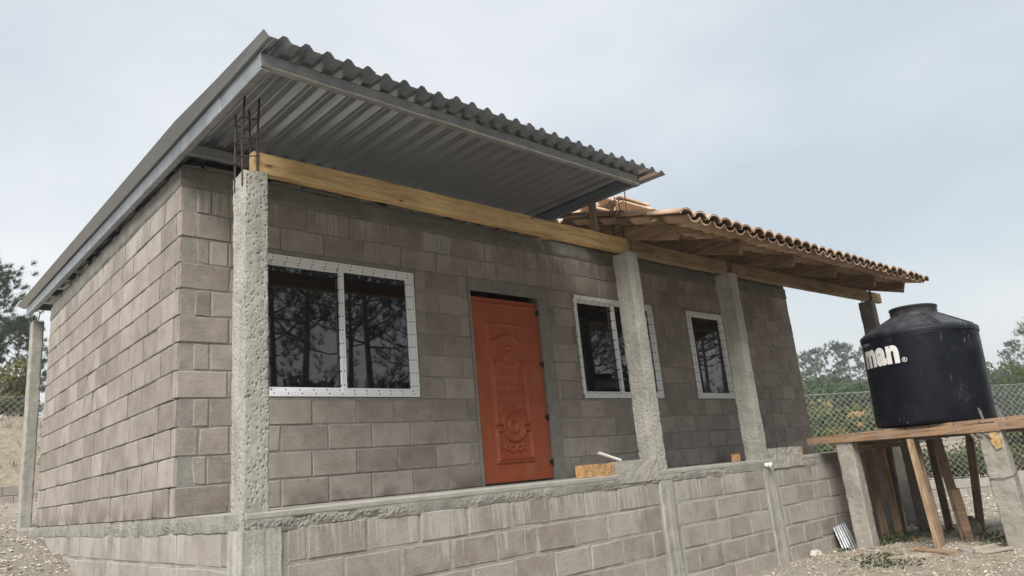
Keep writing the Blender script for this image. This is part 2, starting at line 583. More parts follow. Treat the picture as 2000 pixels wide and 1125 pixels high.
def mat_ground():
    t = NT('dry_ground', 0.98, 0.08)
    p = t.pos()
    x, y, z = t.xyz(p)
    n1 = t.noise(p, 0.8, 5, 0.6)
    n2 = t.noise(p, 9, 5, 0.65)
    c = t.ramp(n2, [(0.25, (0.23, 0.19, 0.145)), (0.5, (0.38, 0.325, 0.255)), (0.75, (0.51, 0.45, 0.365))])
    c = t.mix(t.ramp(n1, [(0.45, 0.0), (0.68, 0.7)]), c, (0.335, 0.315, 0.275))
    mound = t.math('MULTIPLY', t.math('MULTIPLY', t.math('SUBTRACT', 0.3, x), 2.0, clamp=True), t.math('MULTIPLY', t.math('SUBTRACT', 9.5, y), 0.8, clamp=True))
    mc = t.ramp(t.noise(p, 14, 6, 0.72), [(0.3, (0.15, 0.135, 0.11)), (0.5, (0.28, 0.262, 0.222)), (0.7, (0.43, 0.405, 0.35))])
    c = t.mix(t.math('MULTIPLY', mound, 0.75), c, mc)
    # dry grass on the bank behind the house
    straw = t.math('MULTIPLY', t.math('SUBTRACT', y, 13.2), 1.2, clamp=True)
    sc = t.ramp(t.noise(t.mapping(p, (3, 3, 9)), 2.0, 5, 0.7), [(0.3, (0.19, 0.15, 0.105)), (0.5, (0.33, 0.275, 0.20)), (0.72, (0.44, 0.38, 0.29))])
    c = t.mix(straw, c, sc)
    # limestone chips
    vo = t.voro(p, 38)
    cell = t.new('ShaderNodeTexVoronoi')
    cell.inputs['Scale'].default_value = 38
    t.l.new(p, cell.inputs['Vector'])
    peb = t.math('MULTIPLY', t.ramp(vo, [(0.28, 1.0), (0.42, 0.0)]), t.ramp(t.noise(p, 1.7, 3, 0.6), [(0.42, 0.0), (0.62, 1.0)]))
    pc = t.ramp(cell.outputs['Color'], [(0.1, (0.30, 0.27, 0.225)), (0.9, (0.62, 0.585, 0.52))])
    c = t.mix(t.math('MULTIPLY', peb, 0.8), c, pc)
    t.col(c)
    h = t.math('ADD', t.math('MULTIPLY', peb, 0.9), t.math('ADD', t.math('MULTIPLY', n2, 1.4), t.noise(p, 70, 4, 0.7)))
    t.bump(h, 0.9, 0.03)
    return t.m


M['ground'] = mat_ground()


def axis(lo, hi, c0, c1, fine):
    a = list(np.arange(c0, c1, fine))
    s, v = fine, c0
    while v > lo:
        s *= 1.16
        v -= s
        a.insert(0, v)
    s, v = fine, a[-1]
    while v < hi:
        s *= 1.16
        v += s
        a.append(v)
    return np.array(a)


gx = axis(-420, 420, -3.5, 13.0, 0.11)
gy = axis(-420, 420, -4.5, 8.0, 0.11)
GX, GY = np.meshgrid(gx, gy, indexing='ij')
GZ = ground_z(GX, GY)
GP = np.stack([GX, GY], -1)
near = np.clip(1 - (np.hypot(GX - 3, GY - 1) - 14) / 14, 0, 1)
left_ = np.clip((0.1 - GX) / 0.5, 0, 1) * np.clip((GY - 0.5) / 1.5, 0, 1) * near
GZ = GZ + left_ * (0.05 * np.abs(fbm(GP, 3.5, 4, 61)) + 0.03 * fbm(GP, 9.0, 2, 71))
GZ = GZ + near * (0.045 * fbm(GP, 1.3, 4, 3) + 0.03 * fbm(GP, 5.0, 2, 9)) + (1 - near) * 0.25 * fbm(GP, 0.13, 4, 21)
inside = (GX > 0.02) & (GX < 9.7) & (GY > -1.3) & (GY < 5.2)
GZ = np.where(inside, np.minimum(GZ, -0.45), GZ)
g = link('ground', grid_mesh('ground', np.stack([GX, GY, GZ], -1), M['ground']))
tag(g, 'pale stony dirt lot around the block house', 'ground', None, 'structure')

# ------------------------------------------------------------------ concrete blocks
_bc = {}


def block_mesh(L, H, depth=0.10, mat='block'):
    L, H = round(L, 2), round(H, 3)
    key = (L, H, round(depth, 2), rnd.randrange(7), mat)
    if key in _bc:
        return _bc[key]
    r = rnd
    c, k = 0.0055, 0.0045
    vs = []
    for (sx, sz) in ((-1, -1), (1, -1), (1, 1), (-1, 1)):
        vs.append((sx * (L / 2 - c) + r.uniform(-.003, .003), r.uniform(-.0015, .0015), sz * (H / 2 - c) + r.uniform(-.003, .003)))
    for (sx, sz) in ((-1, -1), (1, -1), (1, 1), (-1, 1)):
        vs.append((sx * L / 2 + r.uniform(-.003, .001), k, sz * H / 2 + r.uniform(-.002, .001)))
    for (sx, sz) in ((-1, -1), (1, -1), (1, 1), (-1, 1)):
        vs.append((sx * L / 2, depth, sz * H / 2))
    if r.random() < 0.35:
        i = r.randrange(4)
        e_ = r.uniform(.008, .022)
        vs[i] = (vs[i][0] * (1 - e_ / (L / 2)), vs[i][1] + 0.001, vs[i][2] * (1 - 0.6 * e_ / (H / 2)))
        vs[4 + i] = (vs[4 + i][0] * (1 - 0.3 * e_ / (L / 2)), vs[4 + i][1] + r.uniform(.002, .008), vs[4 + i][2] * (1 - 0.2 * e_ / (H / 2)))
    fs = [(0, 1, 2, 3)]
    for i in range(4):
        j = (i + 1) % 4
        fs.append((4 + i, 4 + j, j, i))
        fs.append((8 + i, 8 + j, 4 + j, 4 + i))
    me = bpy.data.meshes.new('block')
    me.from_pydata(vs, [], fs)
    me.materials.append(M[mat])
    me.update()
    _bc[key] = me
    return me


def lay(parent, a, b, z0, z1, plane, axis_='x', depth=0.10, joint=0.013, proud=0.0, name='block', jz=None):
    """one block whose face spans a..b along the wall and z0..z1; 'x': face at y=plane facing -y, 'y': face at x=plane facing -x"""
    L, H = b - a - joint, z1 - z0 - (jz or joint)
    if L < 0.035:
        return None
    me = block_mesh(L, H, depth)
    pr = proud + rnd.uniform(-0.002, 0.0045)
    m, z = (a + b) / 2, (z0 + z1) / 2
    tilt = rnd.uniform(-0.004, 0.004)
    if axis_ == 'x':
        return link(name, me, parent, (m, plane - pr, z), (0, tilt, rnd.uniform(-.004, .004)))
    return link(name, me, parent, (plane - pr, m, z), (tilt, 0, -math.pi / 2 + rnd.uniform(-.004, .004)))


CH = 0.22                       # course height
MODL = 0.4275
# ------------------------------------------------------------------ foundation and porch slab
fo = empty('foundation_wall', (0, -1.325, -1.3))
tag(fo, 'grey block foundation with rough slab edge carrying the unfinished house', 'wall')
FX1 = 9.75
PY = -1.325                     # porch front plane


def relp(o, parent):
    o.parent = parent
    o.matrix_parent_inverse = Matrix.Translation(parent.location).inverted()
    return o


class Rel:
    """children are modelled in world coordinates under an Empty that stands elsewhere"""


fb = MB()
fb.box((0.006, PY + 0.005, -1.6), (FX1 - 0.012, PY + 0.14, -0.10))
fb.box((0.005, PY + 0.12, -1.6), (0.14, 6.9, -0.10))
fb.box((FX1 - 0.14, PY + 0.13, -1.6), (FX1 - 0.012, 0.0, -0.10))
relp(fb.build('mortar_core', M['mortar_light']), fo)

zs = [-0.105 - 0.222 * k for k in range(7)]
pil = [(-0.006, 0.245), (4.075, 4.30), (6.055, 6.29)]
for r in range(5):
    z1, z0 = zs[r], zs[r + 1]
    ph = 0.403 if r % 2 == 0 else 0.664
    cuts = [ph + (MODL + 0.006) * k for k in range(-1, 24)]
    spans = [(pil[0][1] + 0.02, pil[1][0] - 0.02), (pil[1][1] + 0.03, pil[2][0] - 0.02), (pil[2][1] + 0.06, FX1)]
    for (s0, s1) in spans:
        e = [s0] + [c for c in cuts if s0 + 0.07 < c < s1 - 0.07] + [s1]
        for a, b in zip(e[:-1], e[1:]):
            o = lay(fo, a, b, z0, z1, PY, 'x', 0.09, rnd.uniform(0.017, 0.028))
            if o:
                relp(o, fo)
    # side of the foundation
    ph = 0.15 if r % 2 == 0 else 0.36
    cuts = [PY + 0.23] + [c for c in [PY + 0.23 + ph + 0.42 * k for k in range(0, 20)] if c < 6.3] + [6.45]
    for a, b in zip(cuts[:-1], cuts[1:]):
        if r < 3 or b < 1.5:
            o = lay(fo, a, b, z0, z1, 0.0, 'y', 0.09, rnd.uniform(0.017, 0.03))
            if o:
                relp(o, fo)
    # return end of the foundation under the porch
    cuts = [PY + 0.02 + (0.2 if r % 2 else 0.0) + 0.42 * k for k in range(4)]

# slab (smooth strip) and honeycombed edge below it
sb = MB()
sb.box((0.0, PY - 0.004, -0.048), (FX1, 0.0, 0.0))
sb.box((0.02, 0.0, -0.05), (10.15, 5.2, -0.002))
sb.box((-0.006, 5.25, -0.05), (0.5, 6.75, -0.001))
relp(sb.build('porch_slab', M['slab'], bevel=0.012), fo)


def rough_strip(name, along, n_long, z_top, z_bot, place, mat, amp=0.03, seed=1, nv=16):
    """a wavy aggregate-rich band; place(s, out, z) -> world point"""
    s = np.linspace(along[0], along[1], n_long)
    v = np.linspace(0, 1, nv)
    SS, V = np.meshgrid(s, v, indexing='ij')
    pts = np.stack([SS, V * (z_top - z_bot)], -1)
    low = 0.028 * fbm(np.stack([s, s * 0 + seed], -1), 2.6, 4, seed + 3)
    Z = z_top + (z_bot - z_top) * V + V * low[:, None]
    env = np.sin(np.pi * np.clip(V * 0.92 + 0.08, 0, 1)) ** 0.6
    H_ = np.zeros_like(SS)
    rs_ = np.random.RandomState(seed)
    ln, hv = abs(along[1] - along[0]), abs(z_top - z_bot)
    s_lo = min(along)
    asc = along[1] > along[0]
    ds = ln / (n_long - 1)
    zrow = V[0] * hv
    for _ in range(int(ln * hv / 0.00022)):
        cs_, cv_, r_ = rs_.uniform(0, ln), rs_.uniform(0.2 * hv, hv), rs_.uniform(.004, .0105)
        i0, i1 = max(0, int((cs_ - r_) / ds)), min(n_long, int((cs_ + r_) / ds) + 2)
        dd = (np.arange(i0, i1) * ds - cs_)[:, None] ** 2 + ((zrow - cv_)[None, :]) ** 2
        hgt = np.sqrt(np.maximum(r_ * r_ - dd, 0)) * rs_.uniform(0.5, 1.0)
        H_[i0:i1] = np.maximum(H_[i0:i1], hgt)
    patch = np.clip(fbm(pts, 2.2, 3, seed + 50) * 2.2 + 0.55, 0, 1)          # stony stretches and trowelled stretches
    out = env * (0.004 + amp * 0.35 * fbm(pts, 9, 3, seed) + H_ * patch)
    cave = np.clip(fbm(pts, 7, 2, seed + 20) - 0.10, 0, 1)
    out = out - cave * 0.03 * patch
    out[:, 0] = 0.0
    out[:, -1] = -0.012
    out = np.maximum(out, -0.014)
    P = place(SS, out, Z)
    return grid_mesh(name, P, mat)


me = rough_strip('rough_edge', (0.0, FX1), 2400, -0.042, -0.125, lambda s, o, z: np.stack([s, PY - o, z], -1), M['rough'], 0.02, 4, 22)
relp(link('rough_edge', me), fo)
me = rough_strip('rough_edge', (6.5, PY), 1700, -0.001, -0.125, lambda s, o, z: np.stack([-o - 0.002, s, z], -1), M['rough'], 0.012, 9, 26)
relp(link('rough_edge', me), fo)

# pilasters cast into the foundation below the columns
for i, (a, b) in enumerate(pil):
    nx, nz = 34, 150
    s = np.linspace(0, 1, nx)
    zz = np.linspace(-0.10, -1.6, nz)
    SS, ZZ = np.meshgrid(s, zz, indexing='ij')
    pts = np.stack([SS * (b - a), ZZ], -1)
    wob = 0.012 * fbm(np.stack([zz, zz * 0 + i], -1), 9, 3, 31 + i)
    X = a + (b - a) * SS + np.where(SS > 0.5, 1, -1) * wob[None, :] * np.abs(SS * 2 - 1) ** 4
    edge = np.minimum(SS, 1 - SS) * (b - a)
    rib = 0.006 * fbm(np.stack([SS * (b - a) * 1.0, ZZ * 0.03], -1), 30, 3, 5 + i)
    out = 0.009 + rib + 0.007 * fbm(pts, 10, 4, 8 + i)
    out = np.where(edge < 0.012, out * np.clip(edge / 0.012, 0, 1) - 0.012 * (1 - np.clip(edge / 0.012, 0, 1)), out)
    P = np.stack([X, PY - out, ZZ], -1)
    if i == 0:
        Q = np.stack([-0.014 - rib - 0.005 * fbm(pts, 14, 3, 90) + 0 * X, PY + 0.245 * SS[::-1] - 0.012, ZZ], -1)
        P = np.concatenate([Q, P[1:]], 0)
    relp(link('pilaster', grid_mesh('pilaster', P, M['pilaster'])), fo)

# ------------------------------------------------------------------ the house
ho = empty('block_house', (0, 0, 0))
tag(ho, 'unfinished grey concrete block house with red door, metal roof and tiled porch', 'house')
HX, HY, WT = 10.15, 5.217, 2.64           # width, depth, height of the block courses
RT = 2.835                                # top of ring beam
# openings x0,x1,z0,z1 (front wall)
OPEN = [(0.66, 2.257, 0.895, 2.155), (2.99, 4.00, 0.0, 2.20), (4.608, 6.184, 0.892, 2.172), (6.982, 7.916, 0.892, 2.172)]
xs = sorted({0.026, HX - 0.012} | {v for o in OPEN for v in o[:2]})
wb = MB()
for a, b in zip(xs[:-1], xs[1:]):
    m = (a + b) / 2
    op = [o for o in OPEN if o[0] < m < o[1]]
    if not op:
        wb.box((a, 0.006, 0.0), (b, 0.15, WT))
    else:
        o = op[0]
        if o[2] > 0:
            wb.box((a, 0.006, 0.0), (b, 0.15, o[2]))
        wb.box((a, 0.006, o[3]), (b, 0.15, WT))
fw = wb.build('wall', M['mortar'], ho)
wb = MB()
wb.box((0.0042, 0.151, 0.0), (0.15, HY - 0.0042, WT))
lw = wb.build('wall', M['mortar_dark'], ho)
wb = MB()
wb.box((0.151, HY - 0.15, 0.0), (HX - 0.151, HY - 0.012, WT))
wb.build('wall', M['mortar'], ho)
wb = MB()
wb.box((HX - 0.15, 0.151, 0.0), (HX - 0.012, HY - 0.012, WT))
rw = wb.build('wall', M['mortar'], ho)


def subtract(a, b, o0, o1, gap=0.0):
    """interval a..b minus o0..o1"""
    if b <= o0 or a >= o1:
        return [(a, b)]
    out = []
    if a < o0 - gap:
        out.append((a, o0 - gap))
    if b > o1 + gap:
        out.append((o1 + gap, b))
    return out


JAMB_R = 4.175
for r in range(12):
    z0, z1 = r * CH, (r + 1) * CH
    ev = r % 2 == 0
    start = 0.0 if ev else 0.125
    # joints measured on the photograph left of the door, carried on with the same bond
    ph = 0.845 if ev else 1.118
    cuts = [ph + MODL * k for k in range(-3, 24)]
    if ev:
        cuts = [0.405] + [c for c in cuts if c > 0.5]
    else:
        cuts = [0.25] + [c for c in cuts if c > 0.5]
    cuts = [c + rnd.uniform(-0.012, 0.012) for c in cuts]
    e = [start] + [c for c in cuts if start + 0.06 < c < HX - 0.07] + [HX]
    for a, b in zip(e[:-1], e[1:]):
        parts = [(a, b)]
        for (o0, o1, oz0, oz1) in OPEN:
            zc = (z0 + z1) / 2
            if o0 == 2.99:
                hit = zc < 2.18
                lo, hi = 2.955, JAMB_R
            else:
                hit = oz0 < zc < oz1 + 0.02
                lo, hi = o0 - 0.012, o1 + 0.014
            if hit:
                parts = [q for s in parts for q in subtract(s[0], s[1], lo, hi)]
        for (s, t_) in parts:
            if t_ - s > 0.40 and rnd.random() < 0.035:
                mcut = s + rnd.uniform(0.13, 0.3)
                lay(fw, s, mcut, z0, z1, 0.0, 'x', 0.09)
                lay(fw, mcut, t_, z0, z1, 0.0, 'x', 0.09)
            else:
                lay(fw, s, t_, z0, z1, 0.0, 'x', 0.09)
    # left wall
    if ev:
        cu = [0.104, 0.506, 0.919, 1.318, 1.735, 2.154, 2.30 if r else 2.52, 2.812, 3.219, 3.621, 4.023, 4.436, 4.834, HY]
        if r:
            cu = [0.104] + [0.104 + 0.4065 * k + rnd.uniform(-.012, .012) for k in range(1, 12)] + [4.97, HY] if r % 4 else cu
    else:
        cu = [0.0, 0.398, 0.816, 1.219, 1.632, 2.041, 2.447, 2.842, 3.064, 3.47, 3.851, 4.28, 4.706, 5.07, HY]
        if r > 1:
            k0 = rnd.choice((5, 6, 9, 10))
            cu = [0.0]
            for k in range(13):
                step = 0.20 if k == k0 else 0.41
                nxt = cu[-1] + step + rnd.uniform(-.01, .01)
                if nxt > HY - 0.12:
                    break
                cu.append(nxt)
            cu.append(HY)
    if ev:
        lay(lw, 0.008, 0.092, z0, z1, 0.0, 'y', 0.04)       # end of the corner block
    for a, b in zip(cu[:-1], cu[1:]):
        lay(lw, a, b, z0, z1, 0.0, 'y', 0.09, 0.018, jz=0.009)
    # end of the right wall seen edge on
    lay(rw, 0.0, 0.15, z0, z1, HX - 0.1, 'y', 0.095) if False else None

# ring beam, poured on top of the blocks
def slab_noise(name, p0, p1, z0, z1, normal, amp, mat, parent, seed, nu=260, nv=10):
    s = np.linspace(0, 1, nu)
    v = np.linspace(0, 1, nv)
    SS, V = np.meshgrid(s, v, indexing='ij')
    L = math.dist(p0, p1)
    pts = np.stack([SS * L, V * (z1 - z0)], -1)
    o = 0.004 + amp * fbm(pts, 6, 4, seed) + amp * 0.8 * fbm(pts, 26, 2, seed + 4)
    e = np.minimum(V, 1 - V)
    o = np.where(e < 0.01, -0.012, o)
    low = 0.014 * fbm(np.stack([s * L, s * 0], -1), 2.5, 4, seed + 8)
    X = p0[0] + (p1[0] - p0[0]) * SS + normal[0] * o
    Y = p0[1] + (p1[1] - p0[1]) * SS + normal[1] * o
    Z = z0 + (z1 - z0) * V + (1 - V) * low[:, None] + V * 0.6 * np.roll(low, 40)[:, None]
    return link(name, grid_mesh(name, np.stack([X, Y, Z], -1), mat), parent)


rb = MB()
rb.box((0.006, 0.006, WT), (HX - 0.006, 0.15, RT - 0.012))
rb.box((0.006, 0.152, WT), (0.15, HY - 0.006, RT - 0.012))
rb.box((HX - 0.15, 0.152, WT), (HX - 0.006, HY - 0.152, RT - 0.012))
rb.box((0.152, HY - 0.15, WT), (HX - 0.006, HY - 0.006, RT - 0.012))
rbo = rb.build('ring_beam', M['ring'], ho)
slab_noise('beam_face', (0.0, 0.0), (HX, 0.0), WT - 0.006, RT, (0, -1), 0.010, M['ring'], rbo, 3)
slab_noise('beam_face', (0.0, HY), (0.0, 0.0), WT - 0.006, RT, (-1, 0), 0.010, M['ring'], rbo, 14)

# door surround: render on the jambs, lintel above
lt = MB()
lt.box((2.955, -0.008, 2.062), (4.22, 0.035, 2.203))
lt.box((4.003, -0.007, 0.0), (JAMB_R - 0.006, 0.12, 2.06))
lt.box((2.957, -0.009, 0.0), (2.990, 0.12, 2.06))
lt.build('door_surround', M['render'], ho, bevel=0.006)
for (o0, o1, z0, z1) in OPEN:
    if z0 > 0:
        q = MB()
        q.box((o0 - 0.05, -0.006, z1 + 0.004), (o1 + 0.05, 0.05, z1 + 0.042))
        q.box((o0 - 0.026, -0.005, z0 - 0.02), (o0 - 0.003, 0.05, z1 + 0.003))
        q.box((o1 + 0.003, -0.005, z0 - 0.02), (o1 + 0.026, 0.05, z1 + 0.003))
        q.box((o0 - 0.002, -0.004, z0 - 0.026), (o1 + 0.002, 0.06, z0 - 0.003))
        q.build('window_reveal', M['render'], ho, bevel=0.004)

# ------------------------------------------------------------------ door
def mat_door():
    t = NT('red_steel_door', 0.42, 0.4)
    o = t.obj()
    n = t.noise(o, 5, 4, 0.6)
    c = t.ramp(n, [(0.3, (0.33, 0.073, 0.029)), (0.7, (0.41, 0.098, 0.040))])
    dust = t.ramp(t.noise(o, 2.4, 5, 0.65), [(0.55, 0.0), (0.8, 0.22)])
    c = t.mix(dust, c, (0.42, 0.28, 0.2))
    t.col(c)
    x, y, z = t.xyz(o)
    a = t.math('SINE', t.math('MULTIPLY', t.math('ADD', x, z), 190))
    b = t.math('SINE', t.math('MULTIPLY', t.math('SUBTRACT', x, z), 190))
    t.bump(t.math('MULTIPLY', a, b), 0.3, 0.003)
    t.rough(t.ramp(t.noise(o, 30, 3), [(0.3, 0.36), (0.7, 0.52)]))
    return t.m


M['door'] = mat_door()
DX, DZ, DW, DH = 2.997, 0.022, 0.968, 1.968
nu_, nv_ = 170, 340
u = np.linspace(0, DW, nu_)[:, None] + np.zeros((1, nv_))
w = np.linspace(0, DH, nv_)[None, :] + np.zeros((nu_, 1))


def sd_rect(x0, x1, z0, z1):
    dx = np.maximum(x0 - u, u - x1)
    dz = np.maximum(z0 - w, w - z1)
    return np.where((dx > 0) & (dz > 0), np.hypot(np.maximum(dx, 0), np.maximum(dz, 0)), np.maximum(dx, dz))


def sd_c(cx, cz, r):
    return np.hypot(u - cx, w - cz) - r


def bead(d, wd):
    return np.exp(-(d / wd) ** 2)


def sstep(d, a):
    k = np.clip(0.5 - d / (2 * a), 0, 1)
    return k * k * (3 - 2 * k)


dcx = 0.468
hh = np.zeros((nu_, nv_))
dA = np.minimum(sd_rect(0.235, 0.70, 0.60, 1.262), sd_c(dcx, 1.255, 0.118))
dA = np.maximum(dA, -sd_c(dcx, 0.575, 0.165))
hh += 0.013 * bead(dA, 0.017)
hh -= 0.004 * sstep(dA + 0.03, 0.02)
for i in range(3):
    for j in range(6):
        cx_, cz_ = dcx + (i - 1) * 0.127, 1.205 - j * 0.112
        if j == 5 and i == 1:
            continue
        d = sd_rect(cx_ - 0.05, cx_ + 0.05, cz_ - 0.044, cz_ + 0.044)
        d = np.maximum(d, -sd_c(dcx, 0.575, 0.205))
        hh += 0.008 * sstep(d, 0.010)
d = np.maximum(sd_rect(dcx - 0.05, dcx + 0.05, 1.262, 1.35), sd_c(dcx, 1.275, 0.075))
hh += 0.008 * sstep(d, 0.010)
dC = sd_c(dcx, 0.575, 0.062)
hh += 0.010 * bead(dC, 0.016) + 0.006 * bead(sd_c(dcx, 0.575, 0.125), 0.012)
dB = np.maximum(sd_rect(0.225, 0.712, 0.245, 0.53), -sd_c(dcx, 0.575, 0.155))
hh += 0.013 * bead(dB, 0.017)
for zz_ in (0.222, 0.200):
    hh += 0.008 * bead(sd_rect(0.20, 0.735, zz_ - 0.004, zz_ + 0.004), 0.007)
for s_ in (-1, 1):
    hh += 0.008 * bead(sd_c(dcx + s_ * 0.055, 0.335, 0.032), 0.009) + 0.007 * bead(sd_c(dcx + s_ * 0.12, 0.35, 0.022), 0.008) + 0.006 * sstep(sd_c(dcx + s_ * 0.055, 0.335, 0.012), 0.006)
dU = np.maximum(sd_rect(0.215, 0.69, 1.50, 1.685), -sd_c(dcx, 1.30, 0.26))
hh += 0.009 * bead(dU, 0.014)
hh += 0.005 * bead(np.maximum(np.abs(sd_c(dcx, 1.24, 0.20)), 1.255 - w), 0.012)
hh += 0.010 * sstep(sd_rect(-1, 2, 1.905, 1.915) , 0.004)
hh = np.clip(hh * 2.6, -0.02, 0.06)
P = np.stack([u, -hh, w], -1)
door = link('door', grid_mesh('door', P, M['door']), ho, (DX, 0.018, DZ))
q = MB()
q.box((0, 0.001, 0), (DW, 0.045, DH))
q.box((-0.004, -0.003, DH - 0.045), (DW + 0.003, 0.05, DH + 0.006))
q.box((DW - 0.001, 0.004, 0.0), (DW + 0.024, 0.05, DH - 0.05))
q.build('door_leaf', M['door'], door)
for zz_ in (0.17, 0.66, 1.26, 1.86):
    q = MB()
    q.tube([(DW + 0.020, -0.012, zz_ - 0.035), (DW + 0.020, -0.012, zz_ + 0.03)], 0.013, 8)
    q.box((DW - 0.012, -0.006, zz_ - 0.02), (DW + 0.045, 0.004, zz_ + 0.018), 0, 0.004)
    q.build('hinge', M['dark'], door)
q = MB()
q.box((0.0, 0.0, -0.018), (DW + 0.02, 0.04, -0.004))
q.build('door_sill', M['dark'], door)
# dark room behind the gap above the door is the closed house itself: ceiling board and floor keep the daylight out
q = MB()
q.box((0.152, 0.152, 2.79), (HX - 0.152, HY - 0.152, 2.80))
q.build('ceiling_board', M['dark'], ho)


# ------------------------------------------------------------------ windows
def bars(name, rects, y0, y1, parent, mat='film'):
    """rects: (x0, x1, z0, z1); uv runs along the long side"""
    vs, fs, uvs = [], [], []
    for (x0, x1, z0, z1) in rects:
        o = len(vs)
        horiz = (x1 - x0) > (z1 - z0)
        c = [(x0, y0, z0), (x1, y0, z0), (x1, y1, z0), (x0, y1, z0), (x0, y0, z1), (x1, y0, z1), (x1, y1, z1), (x0, y1, z1)]
        vs += c
        for f in [(0, 3, 2, 1), (4, 5, 6, 7), (0, 1, 5, 4), (1, 2, 6, 5), (2, 3, 7, 6), (3, 0, 4, 7)]:
            fs.append(tuple(i + o for i in f))
            for i in f:
                p = c[i]
                front = f == (0, 1, 5, 4)
                if horiz:
                    uvs.append((p[0], ((p[2] - z0) / (z1 - z0)) if front else 0.5))
                else:
                    uvs.append((p[2] * 1.0 + 0.03, ((p[0] - x0) / (x1 - x0)) if front else 0.5))
    me = bpy.data.meshes.new(name)
    me.from_pydata(vs, [], fs)
    me.materials.append(M[mat])
    uv = me.uv_layers.new(name='UVMap')
    uv.data.foreach_set('uv', [k for p in uvs for k in p])
    me.update()
    return link(name, me, parent)


def ring(x0, x1, z0, z1, b):
    return [(x0, x1, z1 - b, z1), (x0, x1, z0, z0 + b), (x0, x0 + b, z0 + b + .0005, z1 - b - .0005), (x1 - b, x1, z0 + b + .0005, z1 - b - .0005)]


def pane(parent, x0, x1, z0, z1, y):
    q = MB()
    q.box((x0, y, z0), (x1, y + 0.006, z1))
    return q.build('pane', M['glass'], parent)


def window(x0, x1, z0, z1, m, flip=False):
    w_ = empty('window', (0, 0, 0), ho)
    e = 0.004
    bars('frame', ring(x0 + e, x1 - e, z0 + e, z1 - e, 0.047), -0.012, 0.075, w_)
    a, b = x0 + 0.047, x1 - 0.047
    c, d = z0 + 0.047, z1 - 0.047
    # back sash, front sash
    bars('sash', ring(a, m + 0.02, c, d, 0.042), 0.036, 0.062, w_)
    pane(w_, a + 0.041, m - 0.021, c + 0.041, d - 0.041, 0.048)
    bars('sash', ring(m - 0.028, b, c - 0.010, d + 0.010, 0.046), 0.004, 0.032, w_)
    pane(w_, m + 0.017, b - 0.045, c + 0.035, d - 0.035, 0.018)
    q = MB()
    q.box((a, 0.062, c), (b, 0.07, d))
    q.build('liner', M['dark'], w_)
    return w_


window(*OPEN[0], 1.455)
window(*OPEN[2], 5.37)
window(*OPEN[3], 7.10)

# ------------------------------------------------------------------ columns
def column(x0, yf, sx, sy, z0, z1, seed, mat='column', parent=None, dimples=420, amp=0.003, step=0.0048, lean=(0, 0), pit=1.0):
    rs = np.random.RandomState(seed)
    per, nrm, arc = [], [], []
    r = 0.012
    n_x, n_y = max(4, int(sx / step)), max(4, int(sy / step))
    corners = [(x0, yf), (x0 + sx, yf), (x0 + sx, yf + sy), (x0, yf + sy)]
    out_n = [(0, -1), (1, 0), (0, 1), (-1, 0)]
    s = 0.0
    for i in range(4):
        a, b = np.array(corners[i]), np.array(corners[(i + 1) % 4])
        n = n_x if i % 2 == 0 else n_y
        L = np.linalg.norm(b - a)
        for k in range(n):
            t = k / n
            nn = np.array(out_n[i], float)
            p = a + (b - a) * t
            if k == 0:
                nn = nn + np.array(out_n[i - 1])
                nn /= np.linalg.norm(nn)
                p = p - nn * 0.006
            per.append(p)
            nrm.append(nn)
            arc.append(s + L * t)
        s += L
    per, nrm, arc = np.array(per), np.array(nrm), np.array(arc)
    nz = int((z1 - z0) / step)
    zz = np.linspace(z0, z1, nz)
    A, Z = np.meshgrid(arc, zz, indexing='ij')
    pts = np.stack([A, Z], -1)
    d = amp * fbm(pts, 5, 3, seed) + amp * 0.8 * fbm(pts, 22, 2, seed + 5) + amp * 0.5 * fbm(pts, 70, 1, seed + 6)
    for _ in range(dimples):
        ca, cz = rs.uniform(0, s), rs.uniform(z0, z1)
        ra, rz = rs.uniform(.0028, .005) * pit, rs.uniform(.004, .009) * pit
        ia = np.where(np.abs(arc - ca) < 0.04)[0]
        iz0, iz1 = np.searchsorted(zz, cz - 0.05), np.searchsorted(zz, cz + 0.05)
        if len(ia) == 0 or iz1 <= iz0:
            continue
        aa, zb = arc[ia][:, None], zz[iz0:iz1][None, :]
        g_ = np.exp(-(((aa - ca) / ra) ** 2 + ((zb - cz) / rz) ** 2) ** 1.5)
        d[np.ix_(ia, np.arange(iz0, iz1))] -= rs.uniform(.004, .009) * pit * g_
    # chipped arrises
    cs = np.cumsum([0, sx, sy, sx])
    for c in cs:
        near_ = np.exp(-((A - c) / 0.012) ** 2)
        d -= near_ * np.clip(fbm(pts, 13, 3, seed + int(c * 100)) + 0.05, 0, 1) * 0.02
    X = per[:, 0][:, None] + nrm[:, 0][:, None] * d + lean[0] * (Z - z0)
    Y = per[:, 1][:, None] + nrm[:, 1][:, None] * d + lean[1] * (Z - z0)
    topn = 0.014 * fbm(np.stack([per[:, 0] * 1.0, per[:, 1]], -1), 14, 2, seed + 40)
    Zt = Z.copy()
    Zt += topn[:, None] * np.clip((Z - z1 + 0.10) / 0.10, 0, 1)
    P = np.stack([X, Y, Zt], -1)
    # cap
    me = grid_mesh('column', P, M[mat], True, close_u=True)
    o = link('column', me, parent)
    cap = MB()
    topv = P[:, -1, :]
    cen = topv.mean(0) + np.array([0, 0, 0.006])
    mid = topv * 0.5 + cen * 0.5 + np.array([0, 0, 1]) * (0.008 * _rs.rand(len(topv), 1))
    n = len(topv)
    cap.add(topv.tolist() + mid.tolist() + [cen.tolist()], [(i, (i + 1) % n, n + (i + 1) % n, n + i) for i in range(n)] + [(n + i, n + (i + 1) % n, 2 * n) for i in range(n)])
    cap.build('column_top', M[mat], o)
    return o


